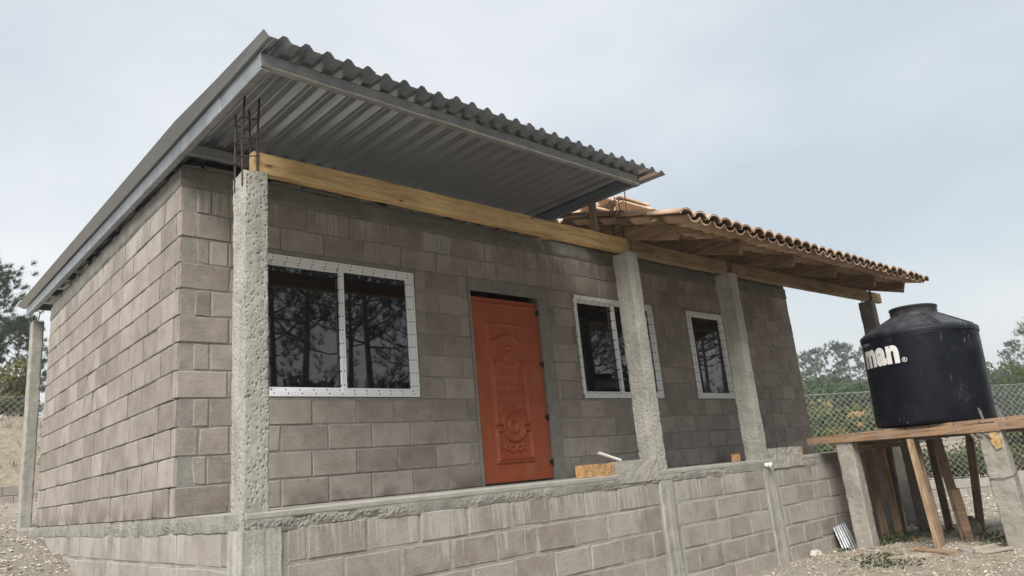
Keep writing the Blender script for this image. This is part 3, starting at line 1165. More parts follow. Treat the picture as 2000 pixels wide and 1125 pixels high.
SXC, SYC = 0.163, 0.215
ZC = 2.262
c1 = column(-0.002, PY, SXC, SYC, -0.10, ZC, 101, parent=ho, dimples=1500, pit=1.15)
c2 = column(4.094, PY, SXC, SYC, -0.10, ZC + 0.002, 202, parent=ho, dimples=1100, pit=1.3)
c3 = column(6.072, PY, SXC, SYC, -0.10, ZC + 0.012, 303, parent=ho, dimples=1000, pit=1.4)
c4 = column(10.32, PY, SXC, SYC, -1.6, ZC + 0.055, 404, 'ring', parent=ho, dimples=200, step=0.012)  # darker concrete puts this column's shade into its colour
c5 = column(0.0, 6.386, 0.15, 0.2, -0.02, 2.90, 505, parent=ho, dimples=150, step=0.011, lean=(-0.010, 0.0))


def cage(cx, cy, wx, wy, z0, tops, seed, parent, stirrups=(), r=0.007):
    rs = random.Random(seed)
    i = 0
    for sx in (-1, 1):
        for sy in (-1, 1):
            q = MB()
            bx, by = cx + sx * wx / 2, cy + sy * wy / 2
            t = tops[i]
            pts = [(bx, by, z0), (bx + rs.uniform(-.006, .006), by + rs.uniform(-.006, .006), (z0 + t) / 2), (bx + rs.uniform(-.02, .02), by + rs.uniform(-.015, .015), t)]
            q.tube(pts, r, 6)
            q.build('reinforcing_bar', M['rebar'], parent)
            i += 1
    for z in stirrups:
        q = MB()
        k = 0.008
        c = [(cx - wx / 2 - k, cy - wy / 2 - k, z + rs.uniform(-.02, .02)), (cx + wx / 2 + k, cy - wy / 2 - k, z + rs.uniform(-.02, .02)), (cx + wx / 2 + k, cy + wy / 2 + k, z + rs.uniform(-.02, .02)), (cx - wx / 2 - k, cy + wy / 2 + k, z + rs.uniform(-.02, .02))]
        q.tube(c + [c[0]], 0.0046, 5)
        q.build('stirrup', M['rebar'], parent)


cage(0.048, PY + 0.105, 0.105, 0.135, 2.15, (2.84, 2.76, 2.85, 2.82), 1, c1, (2.38, 2.53, 2.68), 0.0075)
cage(4.185, PY + 0.12, 0.11, 0.13, 2.2, (2.90, 2.92, 2.99, 2.98), 2, c2, (2.50, 2.68, 2.88))
cage(6.145, PY + 0.10, 0.06, 0.15, 2.2, (2.46, 2.45, 2.47, 2.46), 3, c3, ())
cage(10.40, PY + 0.10, 0.04, 0.15, 2.25, (2.53, 2.5, 2.52, 2.5), 4, c4, ())
cage(0.01, 6.47, 0.06, 0.10, 2.8, (2.99, 2.99, 3.0, 3.0), 5, c5, ())

# ------------------------------------------------------------------ timber beams
def timber(name, p, q_, w_, h_, mat, parent, wob=0.004, seed=0, n=24, chip=0.0):
    """a sawn timber with slightly wavy faces; p, q_ on its centre line"""
    p, q_ = Vector(p), Vector(q_)
    d = q_ - p
    L = d.length
    d.normalize()
    s = d.cross(Vector((0, 0, 1))).normalized()
    u_ = s.cross(d)
    prof = []
    m = 4
    for (a, b, ax) in ((-1, -1, 0), (1, -1, 1), (1, 1, 2), (-1, 1, 3)):
        prof.append((a, b))
    cs = []
    for i in range(4):
        a, b = prof[i], prof[(i + 1) % 4]
        for k in range(m):
            t = k / m
            cs.append((a[0] + (b[0] - a[0]) * t, a[1] + (b[1] - a[1]) * t, k == 0))
    P = np.zeros((len(cs), n, 3))
    for j in range(n):
        t = j / (n - 1)
        bow = Vector((0, 0, 1)) * wob * 1.5 * math.sin(math.pi * t * 1.3 + seed)
        for i, (a, b, cor) in enumerate(cs):
            k = 0.965 if cor else 1.0
            nz_ = mnoise.noise(Vector((t * L * 3 + seed * 7, a * 2, b * 2))) * wob
            c_ = 0.0
            if chip and b < -0.9:
                c_ = max(0, mnoise.noise(Vector((t * L * 2.2, seed, a))) - 0.25) * chip
            v = p + d * (L * t) + s * (a * (w_ / 2 * k + nz_)) + u_ * (b * (h_ / 2 * k + nz_ * 0.6) + c_) + bow
            P[i, j] = v - p
    me = grid_mesh(name, P, M[mat], False, close_u=True)
    o = link(name, me, parent, p)
    for j in (0, n - 1):
        e = MB()
        vs = [tuple(P[i, j]) for i in range(len(cs))]
        e.add(vs, [tuple(range(len(cs)))[::1 if j else -1]])
        e.build('end_grain', M[mat], o)
    return o


BY = -1.245
timber('timber_beam', (0.075, BY, 2.351), (4.165, BY, 2.352), 0.075, 0.162, 'beam', ho, 0.004, 1, 60, 0.02)
timber('timber_beam', (4.185, BY + 0.01, 2.338), (6.16, BY, 2.352), 0.075, 0.165, 'aged_shaded_beam', ho, 0.003, 2, 40)
timber('timber_beam', (6.165, BY, 2.352), (10.86, BY - 0.01, 2.408), 0.075, 0.165, 'aged_shaded_beam', ho, 0.003, 3, 60)

# ------------------------------------------------------------------ metal roof
mr = empty('metal_roof', (0, 0, 0), ho)
SL = 0.0285


def rz(y):
    return 2.872 + SL * (y + 1.80)


RP = 0.1533


def roof_sheet(xa, ribs, lift, y0, y1):
    prof = []
    x = xa
    if xa > 0:
        prof.append((x - 0.022, 0.0))
    for k in range(ribs):
        prof += [(x - 0.004, 0.0), (x + 0.024, 0.033), (x + 0.031, 0.037), (x + 0.053, 0.037), (x + 0.060, 0.033), (x + 0.088, 0.0), (x + 0.112, 0.0), (x + 0.119, 0.004), (x + 0.126, 0.0)]
        x += RP
    prof += [(x - 0.004, 0.0), (x + 0.024, 0.033), (x + 0.035, 0.037), (x + 0.05, 0.036), (x + 0.075, 0.018), (x + 0.10, 0.004)]
    ys = [y0, y0 + 0.12, -1.2, -0.45, 0.4, 2.5, 4.6, y1]
    if xa < 0:
        prof = prof[3:]
    P = np.zeros((len(prof), len(ys), 3))
    for i, (px, pz) in enumerate(prof):
        for j, y in enumerate(ys):
            if xa < 0 and px < xa + 0.075:
                px_ = px - 0.050 * min(1.0, max(0.0, (y + 1.985) / 1.5)) ** 1.5
            else:
                px_ = px
            dz = 0.006 * mnoise.noise(Vector((px * 0.9, y * 0.4, 1.7))) + (0.010 * mnoise.noise(Vector((px * 1.3, 5.0, 0.3))) if j == 0 else 0)
            P[i, j] = (px_, y, rz(y) + pz + lift + dz + max(0.0, 0.012 - 0.004 * px_))
    o = link('roof_sheet', grid_mesh('roof_sheet', P, M['sheet'], False), mr)
    md = o.modifiers.new('thick', 'SOLIDIFY')
    md.thickness = 0.0016
    return o


xa = -0.206
for k in range(5):
    n_r = 5 if k < 4 else 7
    roof_sheet(xa, n_r, 0.004 + 0.002 * (k % 2), -1.985 + 0.012 * math.sin(k * 2.1), 6.62)
    xa += n_r * RP


def rz_box(q, x0, x1, ya, yb, dz0, dz1):
    za, zb = rz(ya), rz(yb)
    q.add([(x0, ya, za + dz0), (x1, ya, za + dz0), (x1, yb, zb + dz0), (x0, yb, zb + dz0), (x0, ya, za + dz1), (x1, ya, za + dz1), (x1, yb, zb + dz1), (x0, yb, zb + dz1)],
          [(0, 3, 2, 1), (4, 5, 6, 7), (0, 1, 5, 4), (1, 2, 6, 5), (2, 3, 7, 6), (3, 0, 4, 7)])


for i, (ya, yb, dx, dz) in enumerate(((-1.80, -1.10, 0.0, 0.0), (-1.097, 2.72, -0.004, -0.004), (2.723, 6.47, -0.009, -0.012))):
    q = MB()
    rz_box(q, -0.094 + dx, -0.036 + dx, ya, yb, -0.118 + dz, -0.004 + dz * 0.3)
    q.build('rafter', M['steel'], mr, bevel=0.006)
q = MB()
rz_box(q, 3.735, 3.785, -1.79, 6.4, -0.105, -0.004)
q.build('rafter', M['steel_primer'], mr, bevel=0.004)
# eave channel: web with a rolled lower lip
q = MB()
prof = [(-1.812, -0.004), (-1.806, -0.004), (-1.806, -0.066), (-1.818, -0.074), (-1.822, -0.088), (-1.814, -0.100), (-1.770, -0.102), (-1.762, -0.098), (-1.762, -0.004)]
ne = 40
vs, fs = [], []
for j in range(ne):
    x = -0.096 + (3.790 + 0.096) * j / (ne - 1)
    wv = 0.002 * math.sin(j * 0.9)
    for (py, pz) in prof:
        vs.append((x, py, rz(-1.8) + pz + wv))
m_ = len(prof)
for j in range(ne - 1):
    for k in range(m_):
        fs.append((j * m_ + k, j * m_ + (k + 1) % m_, (j + 1) * m_ + (k + 1) % m_, (j + 1) * m_ + k))
fs.append(tuple(range(m_)))
fs.append(tuple(range((ne - 1) * m_, ne * m_))[::-1])
q.add(vs, fs)
q.build('eave_channel', M['steel'], mr)
q = MB()
q.box((3.792, -1.80, rz(-1.8) - 0.10), (3.812, -1.745, rz(-1.8) - 0.004))
q.build('end_plate', M['dark'], mr)
for y in (-0.22, 0.42, 1.35, 2.3, 3.25, 4.2, 5.15, 6.1):
    q = MB()
    q.box((-0.034, y - 0.025, rz(y) - 0.095), (3.734, y + 0.025, rz(y) - 0.006))
    q.build('purlin', M['steel_primer'] if y > 0 else M['steel'], mr, bevel=0.004)
q = MB()
q.box((-0.06, -1.86, rz(-1.8)), (-0.05, -1.8, rz(-1.8) + 0.004))
timber('roof_prop', (3.700, BY + 0.0, 2.43), (3.712, BY + 0.005, rz(BY) - 0.108), 0.068, 0.07, 'old_prop', ho, 0.002, 6, 8)
# loose mortar bedding under the purlin on the wall
q = MB()
for k in range(26):
    x = 0.02 + k * 0.15 + rnd.uniform(-.03, .03)
    q.box((x, 0.0 + rnd.uniform(0, .01), RT - 0.012), (x + rnd.uniform(.12, .17), 0.14, RT + rnd.uniform(0.0, 0.055)), 0, 0.008)
q.build('mortar_bedding', M['mortar'], ho)
q = MB()
for k in range(30):
    y = 0.2 + k * 0.168
    q.box((0.0 + rnd.uniform(0, .012), y, RT - 0.012), (0.13, y + rnd.uniform(.13, .18), RT + max(0.0, rnd.uniform(-0.02, 0.035 + 0.012 * k * 0.16))), 0, 0.008)
q.build('mortar_bedding', M['mortar'], ho)

# ------------------------------------------------------------------ tiled porch roof
tr = empty('tiled_roof', (0, 0, 0), ho)
TS = 0.31
TA = math.atan(TS)


def tz(x, y):
    """top of the rafters"""
    return 2.375 + TS * (y + 1.90) + 0.0115 * (x - 4.2)


for i, xr in enumerate((4.225, 5.44, 6.655, 7.81, 9.10, 10.19)):
    a = Vector((xr - 0.037, -1.905, tz(xr, -1.905) - 0.079))
    b = Vector((xr - 0.037, 2.50, tz(xr, 2.50) - 0.079))
    timber('rafter', a, b, 0.072, 0.155, 'rafter_wood', tr, 0.003, 20 + i, 16)


def tile_mesh(seed, up=True, L=0.46):
    rs = random.Random(seed)
    n = 8
    th = 0.016
    outer, inner = [], []
    vs = []
    ys = (0.0, L * 0.5, L)
    for y in ys:
        t = y / L
        hw = (0.112 - 0.017 * t) if up else (0.098 + 0.012 * t)
        dp = (0.074 - 0.010 * t) if up else (0.062 + 0.008 * t)
        for k in range(n + 1):
            a = math.pi * k / n
            cx, cz = -math.cos(a), math.sin(a)
            wob = rs.uniform(-.0015, .0015)
            vs.append(((hw + wob) * cx, y, (dp + wob) * cz))
        for k in range(n + 1):
            a = math.pi * k / n
            cx, cz = -math.cos(a), math.sin(a)
            vs.append(((hw - th) * cx, y, (dp - th) * cz))
    m = 2 * (n + 1)
    fs = []
    for j in range(2):
        for k in range(n):
            o = j * m + k
            fs.append((o, o + 1, o + m + 1, o + m))
            o2 = j * m + n + 1 + k
            fs.append((o2 + 1, o2, o2 + m, o2 + m + 1))
        for k, kk in ((0, n + 1), (n, 2 * n + 1)):
            fs.append((j * m + k, j * m + m + k, j * m + m + kk, j * m + kk))
    for j in (0, 2):
        for k in range(n):
            fs.append((j * m + k, j * m + k + 1, j * m + n + 2 + k, j * m + n + 1 + k))
    if not up:
        vs = [(x, y, -z) for x, y, z in vs]
        fs = [f[::-1] for f in fs]
    me = bpy.data.meshes.new('roof_tile')
    me.from_pydata(vs, [], fs)
    me.materials.append(M['tile'])
    me.polygons.foreach_set('use_smooth', [len(f) == 4 for f in fs])
    me.update()
    return me


covers = [tile_mesh(k, True) for k in range(4)]
pans = [tile_mesh(10 + k, False) for k in range(4)]
TP = 0.2215
for j in range(5):
    y0 = -2.15 + 0.40 * j
    for i in range(30):
        x = 4.03 + TP * i
        if j == 4 and i < 4:
            continue
        base = tz(x, y0) + 0.028
        jx, jy = rnd.uniform(-.008, .008), rnd.uniform(-.014, .014)
        if i < 29:
            link('roof_tile', pans[rnd.randrange(4)], tr, (x + TP / 2 + jx, y0 + jy, base + 0.066), (TA - 0.03, 0, rnd.uniform(-.015, .015)))
        jx, jy = rnd.uniform(-.008, .008), rnd.uniform(-.014, .014)
        link('roof_tile', covers[rnd.randrange(4)], tr, (x + jx, y0 - 0.006 + jy, base + 0.052 + rnd.uniform(0, .004)), (TA - 0.03, rnd.uniform(-.03, .03), rnd.uniform(-.02, .02)))
for j in range(6):
    y = -1.82 + 0.40 * j
    for (xa_, xb_) in ((3.93, 7.1), (7.102, 10.38)):
        q = MB()
        q.beam((xa_, y, tz(xa_, y) + 0.014), (xb_, y, tz(xb_, y) + 0.014), 0.05, 0.026)
        q.build('batten', M['rafter_wood'], tr)

# the rest of the slope, over the rooms, is out of sight: one joined part
q = MB()
for j in range(5, 12):
    y0 = -2.15 + 0.40 * j
    for i in range(30):
        x = 4.03 + TP * i
        for me_, dx, dz in ((pans[i % 4], TP / 2, 0.066), (covers[j % 4], 0.0, 0.052)):
            Mt = Matrix.Translation((x + dx, y0, tz(x, y0) + 0.028 + dz)) @ Matrix.Rotation(TA - 0.03, 4, 'X')
            q.add([Mt @ v.co for v in me_.vertices], [tuple(p_.vertices) for p_ in me_.polygons])
tag(q.build('roof_tiles', M['tile'], tr), kind='stuff')
q = MB()
q.box((HX - 0.15, 0.152, RT - 0.01), (HX - 0.02, 2.5, RT + 0.02))
q.add([(HX - 0.12, 0.0, RT), (HX - 0.12, 2.5, RT), (HX - 0.12, 2.5, tz(HX, 2.5)), (HX - 0.12, 0.0, tz(HX, 0.0)), (HX - 0.03, 0.0, RT), (HX - 0.03, 2.5, RT), (HX - 0.03, 2.5, tz(HX, 2.5)), (HX - 0.03, 0.0, tz(HX, 0.0))],
      [(0, 1, 2, 3), (7, 6, 5, 4), (0, 4, 5, 1), (3, 2, 6, 7), (0, 3, 7, 4), (1, 5, 6, 2)])
q.build('gable', M['mortar'], ho)

# loose tiles heaped at the end of the tiled roof
loose = [(4.15, -0.95, 2.86, 0.10, 1.45, 0.05), (4.30, -0.98, 2.90, 0.02, 1.62, 0.10), (4.45, -0.90, 2.97, -0.10, 1.50, 0.02),
         (4.62, -0.84, 2.93, 0.06, 1.35, -0.08), (4.70, -0.96, 2.86, 0.0, 1.70, 0.12), (4.05, -0.55, 2.90, 0.0, 1.2, 0.0),
         (3.95, -0.80, 2.80, 0.0, 1.55, 0.1), (4.40, -0.62, 2.95, 0.12, 1.75, 0.0), (4.22, -1.12, 2.765, 0.08, 1.5, 0.2)]
LOOSE = ['loose clay tile at the wooden roof prop in the heap', 'second loose clay tile of the heap counting from the wooden prop', 'topmost loose clay tile of the heap on the porch roof', 'loose clay tile at the right end of the heap beside the rebar',
         'lower right loose clay tile of the heap under the topmost one', 'loose clay tile at the back left of the heap', 'leftmost loose clay tile of the heap under the metal roof edge', 'rear loose clay tile of the heap behind the rebar', 'lowest loose clay tile of the heap in front of the rebar']
for i, (x, y, z, rx, rzv, ry) in enumerate(loose):
    o = link('clay_tile', covers[i % 4], None, (x + 0.62, y, z + 0.105), (rx, ry, rzv))
    tag(o, LOOSE[i], 'tile', 'loose clay tiles heaped on the porch roof')

# ------------------------------------------------------------------ kerbs and odds and ends on the porch
def lump_box(name, a, b, mat, parent, seed, amp=0.006, step=0.02):
    """box with uneven faces (front and top carry the detail)"""
    (x0, y0, z0), (x1, y1, z1) = a, b
    per = []
    nx = max(3, int((x1 - x0) / step))
    nz = max(3, int((z1 - z0) / step))
    ny = max(3, int((y1 - y0) / step))
    prof = [(y0, z0 + (z1 - z0) * k / nz) for k in range(nz)] + [(y0 + (y1 - y0) * k / ny, z1) for k in range(ny)] + [(y1, z1 - (z1 - z0) * k / nz) for k in range(nz)] + [(y1 - (y1 - y0) * k / ny, z0) for k in range(ny)]
    P = np.zeros((len(prof), nx + 1, 3))
    for j in range(nx + 1):
        for i, (y, z) in enumerate(prof):
            p = Vector((x0 + (x1 - x0) * j / nx, y, z))
            n = mnoise.noise_vector(p * 14 + Vector((seed, 0, 0))) * amp + mnoise.noise_vector(p * 45 + Vector((0, seed, 0))) * amp * 0.6
            P[i, j] = p + n
    o = link(name, grid_mesh(name, P, M[mat], False, close_u=True), parent)
    for j in (0, nx):
        e = MB()
        e.add([tuple(P[i, j]) for i in range(len(prof))], [tuple(range(len(prof)))[::-1 if j else 1]])
        e.build('end_face', M[mat], o)
    return o


relp(lump_box('concrete_kerb', (3.49, PY - 0.012, -0.085), (4.10, PY + 0.09, 0.118), 'slab', None, 3, 0.006), fo)
relp(lump_box('concrete_kerb', (6.285, PY - 0.016, -0.115), (7.01, PY + 0.09, 0.115), 'slab', None, 8, 0.009), fo)
o = lump_box('clay_brick', (3.055, -1.30, 0.002), (3.475, -1.205, 0.112), 'brick', None, 5, 0.004, 0.025)
tag(o, 'orange clay brick with mortar crumbs lying on the slab edge right of the door', 'brick', 'clay bricks left on the porch')
o = lump_box('clay_brick', (5.90, -1.10, 0.002), (5.985, -1.04, 0.09), 'brick', None, 6, 0.004, 0.025)
tag(o, 'small orange brick piece on the slab behind the third column', 'brick', 'clay bricks left on the porch')
o = lump_box('clay_brick', (7.018, -1.332, 0.0), (7.065, -1.22, 0.112), 'brick', None, 7, 0.004, 0.02)
tag(o, 'orange brick end closing the rough concrete kerb near the tank stand', 'brick', 'clay bricks left on the porch')
q = MB()
q.tube([(3.66, -1.235, 0.128), (3.385, -1.21, 0.212)], 0.0145, 12, False)
q.tube([(3.385, -1.21, 0.212), (3.66, -1.235, 0.128)], 0.0115, 12, False)
o = q.build('plastic_pipe', M['pvc'], None, True)
tag(o, 'short white plastic pipe sticking out above the clay brick by the second column', 'pipe')
q = MB()
q.tube([(6.135, PY + 0.03, -0.066), (6.135, PY - 0.05, -0.068)], [0.026, 0.026], 14)
q.tube([(6.135, PY - 0.045, -0.068), (6.135, PY - 0.075, -0.069)], [0.033, 0.031], 14)
o = q.build('plastic_pipe', M['pvc'], None, True)
tag(o, 'white capped pipe stub at the slab edge under the third column', 'pipe')

# ------------------------------------------------------------------ water tank on its stand
def mat_tank():
    t = NT('black_polyethylene', 0.45, 0.16)
    o = t.obj()
    x, y, z = t.xyz(o)
    c = t.ramp(t.noise(o, 3.0, 5, 0.6), [(0.3, (0.0035, 0.0046, 0.0085)), (0.7, (0.0075, 0.0095, 0.0155))])
    up = t.ramp(t.math('SUBTRACT', z, 1.06), [(0.0, 0.0), (0.12, 0.16)])
    dust = t.math('ADD', t.ramp(t.noise(o, 4.5, 6, 0.7), [(0.52, 0.0), (0.85, 0.07)]), t.math('MULTIPLY', up, t.ramp(t.noise(o, 7, 5, 0.65), [(0.35, 0.35), (0.7, 1.0)])))
    c = t.mix(dust, c, (0.34, 0.335, 0.33))
    # scratches and cement splashes
    sc = t.noise(t.mapping(o, (14, 14, 3.2)), 1.0, 6, 0.75, 1.2)
    cl = t.noise(o, 1.9, 2)
    m = t.math('MULTIPLY', t.ramp(sc, [(0.585, 0.0), (0.66, 0.6)]), t.ramp(cl, [(0.52, 0.0), (0.60, 1.0)]))
    c = t.mix(m, c, (0.36, 0.35, 0.33))
    t.col(c)
    t.rough(t.ramp(t.noise(o, 9, 4), [(0.3, 0.34), (0.7, 0.52)]))
    t.bump(t.noise(o, 1.6, 3), 0.25, 0.04)
    return t.m


M['tank'] = mat_tank()
M['letter'] = mat_plain('white_print', (0.72, 0.71, 0.69), 0.6, 0.3, 0, 0.12, 40, 0)
M['letter_dim'] = mat_plain('worn_print', (0.42, 0.41, 0.40), 0.6, 0.3, 0, 0.3, 60, 0)
TK = Vector((8.0, -2.6, 0.222))
TR_ = 0.65
tank = empty('water_tank', TK)
tank.rotation_mode = 'QUATERNION'
tank.rotation_quaternion = Matrix.Rotation(rad(2.3), 4, Vector((0.66, 0.75, 0)).normalized()).to_quaternion()
tag(tank, 'black plastic water tank with white lettering standing on the timber platform', 'water tank')


def lathe(name, prof, n, mat, parent, smooth=True):
    A = np.linspace(0, 2 * np.pi, n, endpoint=False)
    P = np.zeros((n, len(prof), 3))
    for j, (r, z) in enumerate(prof):
        P[:, j, 0] = r * np.cos(A)
        P[:, j, 1] = r * np.sin(A)
        P[:, j, 2] = z
    o = link(name, grid_mesh(name, P, mat, smooth, close_u=True), parent)
    return o


lathe('body', [(0.0, 0.0), (0.60, 0.0), (0.635, 0.004), (0.648, 0.018), (0.65, 0.04), (0.650, 0.35), (0.651, 0.7), (0.650, 1.04), (0.651, 1.062), (0.651, 1.062), (0.660, 1.064), (0.660, 1.064), (0.662, 1.078), (0.662, 1.118), (0.662, 1.118), (0.650, 1.132), (0.650, 1.132), (0.640, 1.136), (0.640, 1.136),
               (0.635, 1.136), (0.285, 1.335)], 96, M['tank'], tank)
lathe('neck', [(0.288, 1.325), (0.272, 1.338), (0.268, 1.35), (0.268, 1.432), (0.276, 1.436), (0.276, 1.452), (0.268, 1.458), (0.0, 1.466)], 64, M['tank'], tank)
for k in range(8):
    a = rad(198 + 22 + 45 * k)
    q = MB()
    d = Vector((math.cos(a), math.sin(a), 0))
    for off in (-0.020, 0.020):
        s = Vector((-d.y, d.x, 0)) * off
        q.beam(d * 0.635 + s + Vector((0, 0, 1.137)), d * 0.285 + s + Vector((0, 0, 1.336)), 0.012, 0.020)
    q.box((-.001, -.001, 1.2), (0, 0, 1.2001))
    q.build('rib', M['tank'], tank)


def wrap_text(body, name, a0, a1, z0, z1, mat, r, bold=0.0, shear=0.0):
    """letters as a thin mesh wrapped round the tank between two bearings (degrees) and two heights"""
    import bmesh
    cu = bpy.data.curves.new('lettering', 'FONT')
    cu.body = body
    cu.size = 1.0
    cu.offset = bold
    cu.shear = shear
    cu.space_character = 1.06
    cu.resolution_u = 4
    ob = bpy.data.objects.new('lettering', cu)
    C.objects.link(ob)
    dg = bpy.context.evaluated_depsgraph_get()
    me0 = bpy.data.meshes.new_from_object(ob.evaluated_get(dg))
    bm = bmesh.new()
    bm.from_mesh(me0)
    bmesh.ops.triangulate(bm, faces=bm.faces)
    for _ in range(2):
        bmesh.ops.subdivide_edges(bm, edges=[e for e in bm.edges if e.calc_length() > 0.06], cuts=1)
        bmesh.ops.triangulate(bm, faces=bm.faces)
    xs_ = [v.co.x for v in bm.verts]
    ys_ = [v.co.y for v in bm.verts]
    x0, x1, y0, y1 = min(xs_), max(xs_), min(ys_), max(ys_)
    for v in bm.verts:
        a = rad(a0 + (a1 - a0) * (v.co.x - x0) / (x1 - x0))
        z = z0 + (z1 - z0) * (v.co.y - y0) / (y1 - y0)
        v.co = (r * math.cos(a), r * math.sin(a), z)
    me = bpy.data.meshes.new(name)
    bm.to_mesh(me)
    bm.free()
    me.materials.clear()
    me.materials.append(mat)
    C.objects.unlink(ob)
    bpy.data.objects.remove(ob)
    bpy.data.meshes.remove(me0)
    return link(name, me, tank)


LF = 198
wrap_text('man', 'lettering', LF - 70, LF - 20.5, 0.715, 0.94, M['letter'], 0.6535, 0.05)
wrap_text('para Agua', 'small_lettering', LF - 84, LF - 56, 0.985, 1.04, M['letter_dim'], 0.6532, 0.0)
wrap_text('R', 'registered_mark', LF - 16.8, LF - 15.2, 0.735, 0.765, M['letter'], 0.6532, 0.03)
q = MB()
n = 24
vs, fs = [], []
for k in range(n):
    a = 2 * math.pi * k / n
    for rr_ in (0.022, 0.028):
        ang = rad(LF - 16.0) + rr_ * math.cos(a) / 0.65
        vs.append((0.6532 * math.cos(ang), 0.6532 * math.sin(ang), 0.75 + rr_ * math.sin(a)))
for k in range(n):
    j = (k + 1) % n
    fs.append((2 * k, 2 * k + 1, 2 * j + 1, 2 * j))
q.add(vs, fs)
q.build('registered_mark', M['letter'], tank)

st = empty('tank_stand', (7.5, -2.6, -1.17))
tag(st, 'timber platform on concrete posts and wooden props carrying the black water tank', 'platform')


def sp(o):
    return relp(o, st)


o = timber('edge_plank', (7.425, -1.245, 0.163), (7.445, -3.41, 0.119), 0.045, 0.092, 'plank', None, 0.003, 31, 30)
sp(o)
o = timber('edge_plank', (7.455, -3.37, 0.128), (7.50, -4.6, 0.112), 0.04, 0.095, 'plank', None, 0.003, 33, 16)
sp(o)
for k in range(9):
    y = -1.40 - 0.262 * k
    q = MB()
    q.box((7.452 + rnd.uniform(0, .012), y - 0.25, 0.176), (9.72 + rnd.uniform(-.04, .04), y, 0.214), 0, 0.003)
    sp(q.build('deck_board', M['plank']))
sp(timber('bearer', (7.50, -1.5, 0.128), (7.50, -4.3, 0.095), 0.09, 0.055, 'old_prop', None, 0.003, 35, 10))
for x in (8.25, 8.72, 9.25, 9.62):
    sp(timber('bearer', (x, -1.38, 0.112), (x, -3.75, 0.112), 0.06, 0.12, 'old_prop', None, 0.003, 36 + x, 10))
sp(timber('bearer', (7.55, -1.72, 0.02), (9.6, -1.66, 0.02), 0.05, 0.06, 'old_prop', None, 0.003, 50, 8))
sp(column(7.45, -1.80, 0.20, 0.205, -1.5, 0.112, 601, 'stand_post', None, 160, 0.005, 0.009, (-0.012, 0.005)))
p2 = column(7.46, -3.44, 0.20, 0.235, -1.5, 0.075, 602, 'stand_post', None, 160, 0.007, 0.009, (-0.012, 0.02))
sp(p2)
sp(column(9.45, -3.55, 0.18, 0.2, -1.5, 0.09, 603, 'stand_post', None, 30, 0.01, 0.02))
sp(column(9.60, -1.72, 0.16, 0.18, -1.5, 0.05, 604, 'stand_post', None, 30, 0.01, 0.02))
props = [((7.29, -2.585, -1.19), (7.40, -2.49, 0.072), 0.095, 0.05, 'prop'), ((8.66, -1.65, -1.2), (8.68, -1.63, 0.052), 0.05, 0.085, 'prop'),
         ((9.02, -1.55, -1.2), (9.02, -1.60, 0.052), 0.05, 0.09, 'old_prop'), ((9.45, -1.80, -1.2), (9.42, -1.82, 0.052), 0.05, 0.08, 'prop'),
         ((8.25, -2.57, -1.2), (8.24, -2.50, 0.052), 0.05, 0.10, 'old_prop'), ((9.16, -2.46, -1.2), (9.22, -2.58, 0.052), 0.06, 0.09, 'old_prop'),
         ((8.20, -2.62, -1.2), (8.21, -2.58, -0.55), 0.03, 0.09, 'plank'), ((8.30, -1.62, -1.2), (8.30, -1.60, 0.052), 0.05, 0.09, 'old_prop'),
         ((9.60, -1.95, -1.2), (9.62, -1.95, 0.052), 0.06, 0.09, 'old_prop'), ((8.75, -3.3, -1.2), (8.74, -3.34, 0.052), 0.06, 0.09, 'old_prop'), ((7.62, -2.50, -1.2), (7.72, -2.42, 0.06), 0.05, 0.09, 'old_prop')]
for i, (a, b, w_, h_, mt) in enumerate(props):
    o = MB()
    a, b = Vector(a), Vector(b)
    d = (b - a)
    L = d.length
    d.normalize()
    s = Vector((0, 1, 0))
    s = (s - d * s.dot(d)).normalized()
    u_ = d.cross(s)
    Mx = Matrix(((u_.x, s.x, d.x, 0), (u_.y, s.y, d.y, 0), (u_.z, s.z, d.z, 0), (0, 0, 0, 1)))
    o.box((-w_ / 2, -h_ / 2, 0), (w_ / 2, h_ / 2, L), 0, 0.002, Mx)
    oo = o.build('prop', M[mt], None, bevel=0.003)
    oo.location = a
    sp(oo)
# sticking-up bars at the second post, binding wire and a splintered wedge
for k, (dy, dx) in enumerate(((-3.23, 7.60), (-3.26, 7.54), (-3.40, 7.60), (-3.44, 7.53))):
    q = MB()
    q.tube([(dx, dy, 0.05), (dx + 0.004, dy + 0.006, 0.17), (dx - 0.006, dy + 0.018, 0.345 - 0.03 * (k % 2))], 0.0075, 6)
    sp(q.build('reinforcing_bar', M['rebar_grey']))
q = MB()
q.tube([(7.44, -3.19, -0.42), (7.43, -3.32, -0.425), (7.44, -3.43, -0.40), (7.5, -3.455, -0.36), (7.56, -3.46, -0.33)], 0.004, 5)
sp(q.build('binding_wire', M['rebar']))
q = MB()
vs = [(7.425, -3.30, 0.06), (7.422, -3.375, 0.065), (7.424, -3.40, -0.03), (7.43, -3.385, -0.10), (7.43, -3.33, -0.12), (7.426, -3.30, -0.04)]
q.add(vs + [(x + 0.05, y, z) for x, y, z in vs], [(0, 1, 2, 3, 4, 5)[::-1]] + [(i, (i + 1) % 6, 6 + (i + 1) % 6, 6 + i) for i in range(6)])
sp(q.build('wood_wedge', M['beam']))
q = MB()
for k in range(10):
    a = rnd.uniform(0, 6.28)
    p = Vector((7.43 + rnd.uniform(-.02, .03), -3.12 - 0.018 * k, 0.06 + rnd.uniform(-.012, .015)))
    q.beam(p, p + Vector((rnd.uniform(-.03, .03), rnd.uniform(-.09, .05), rnd.uniform(-.05, .02))), 0.03, 0.004)
sp(q.build('torn_cement_bag', M['board']))

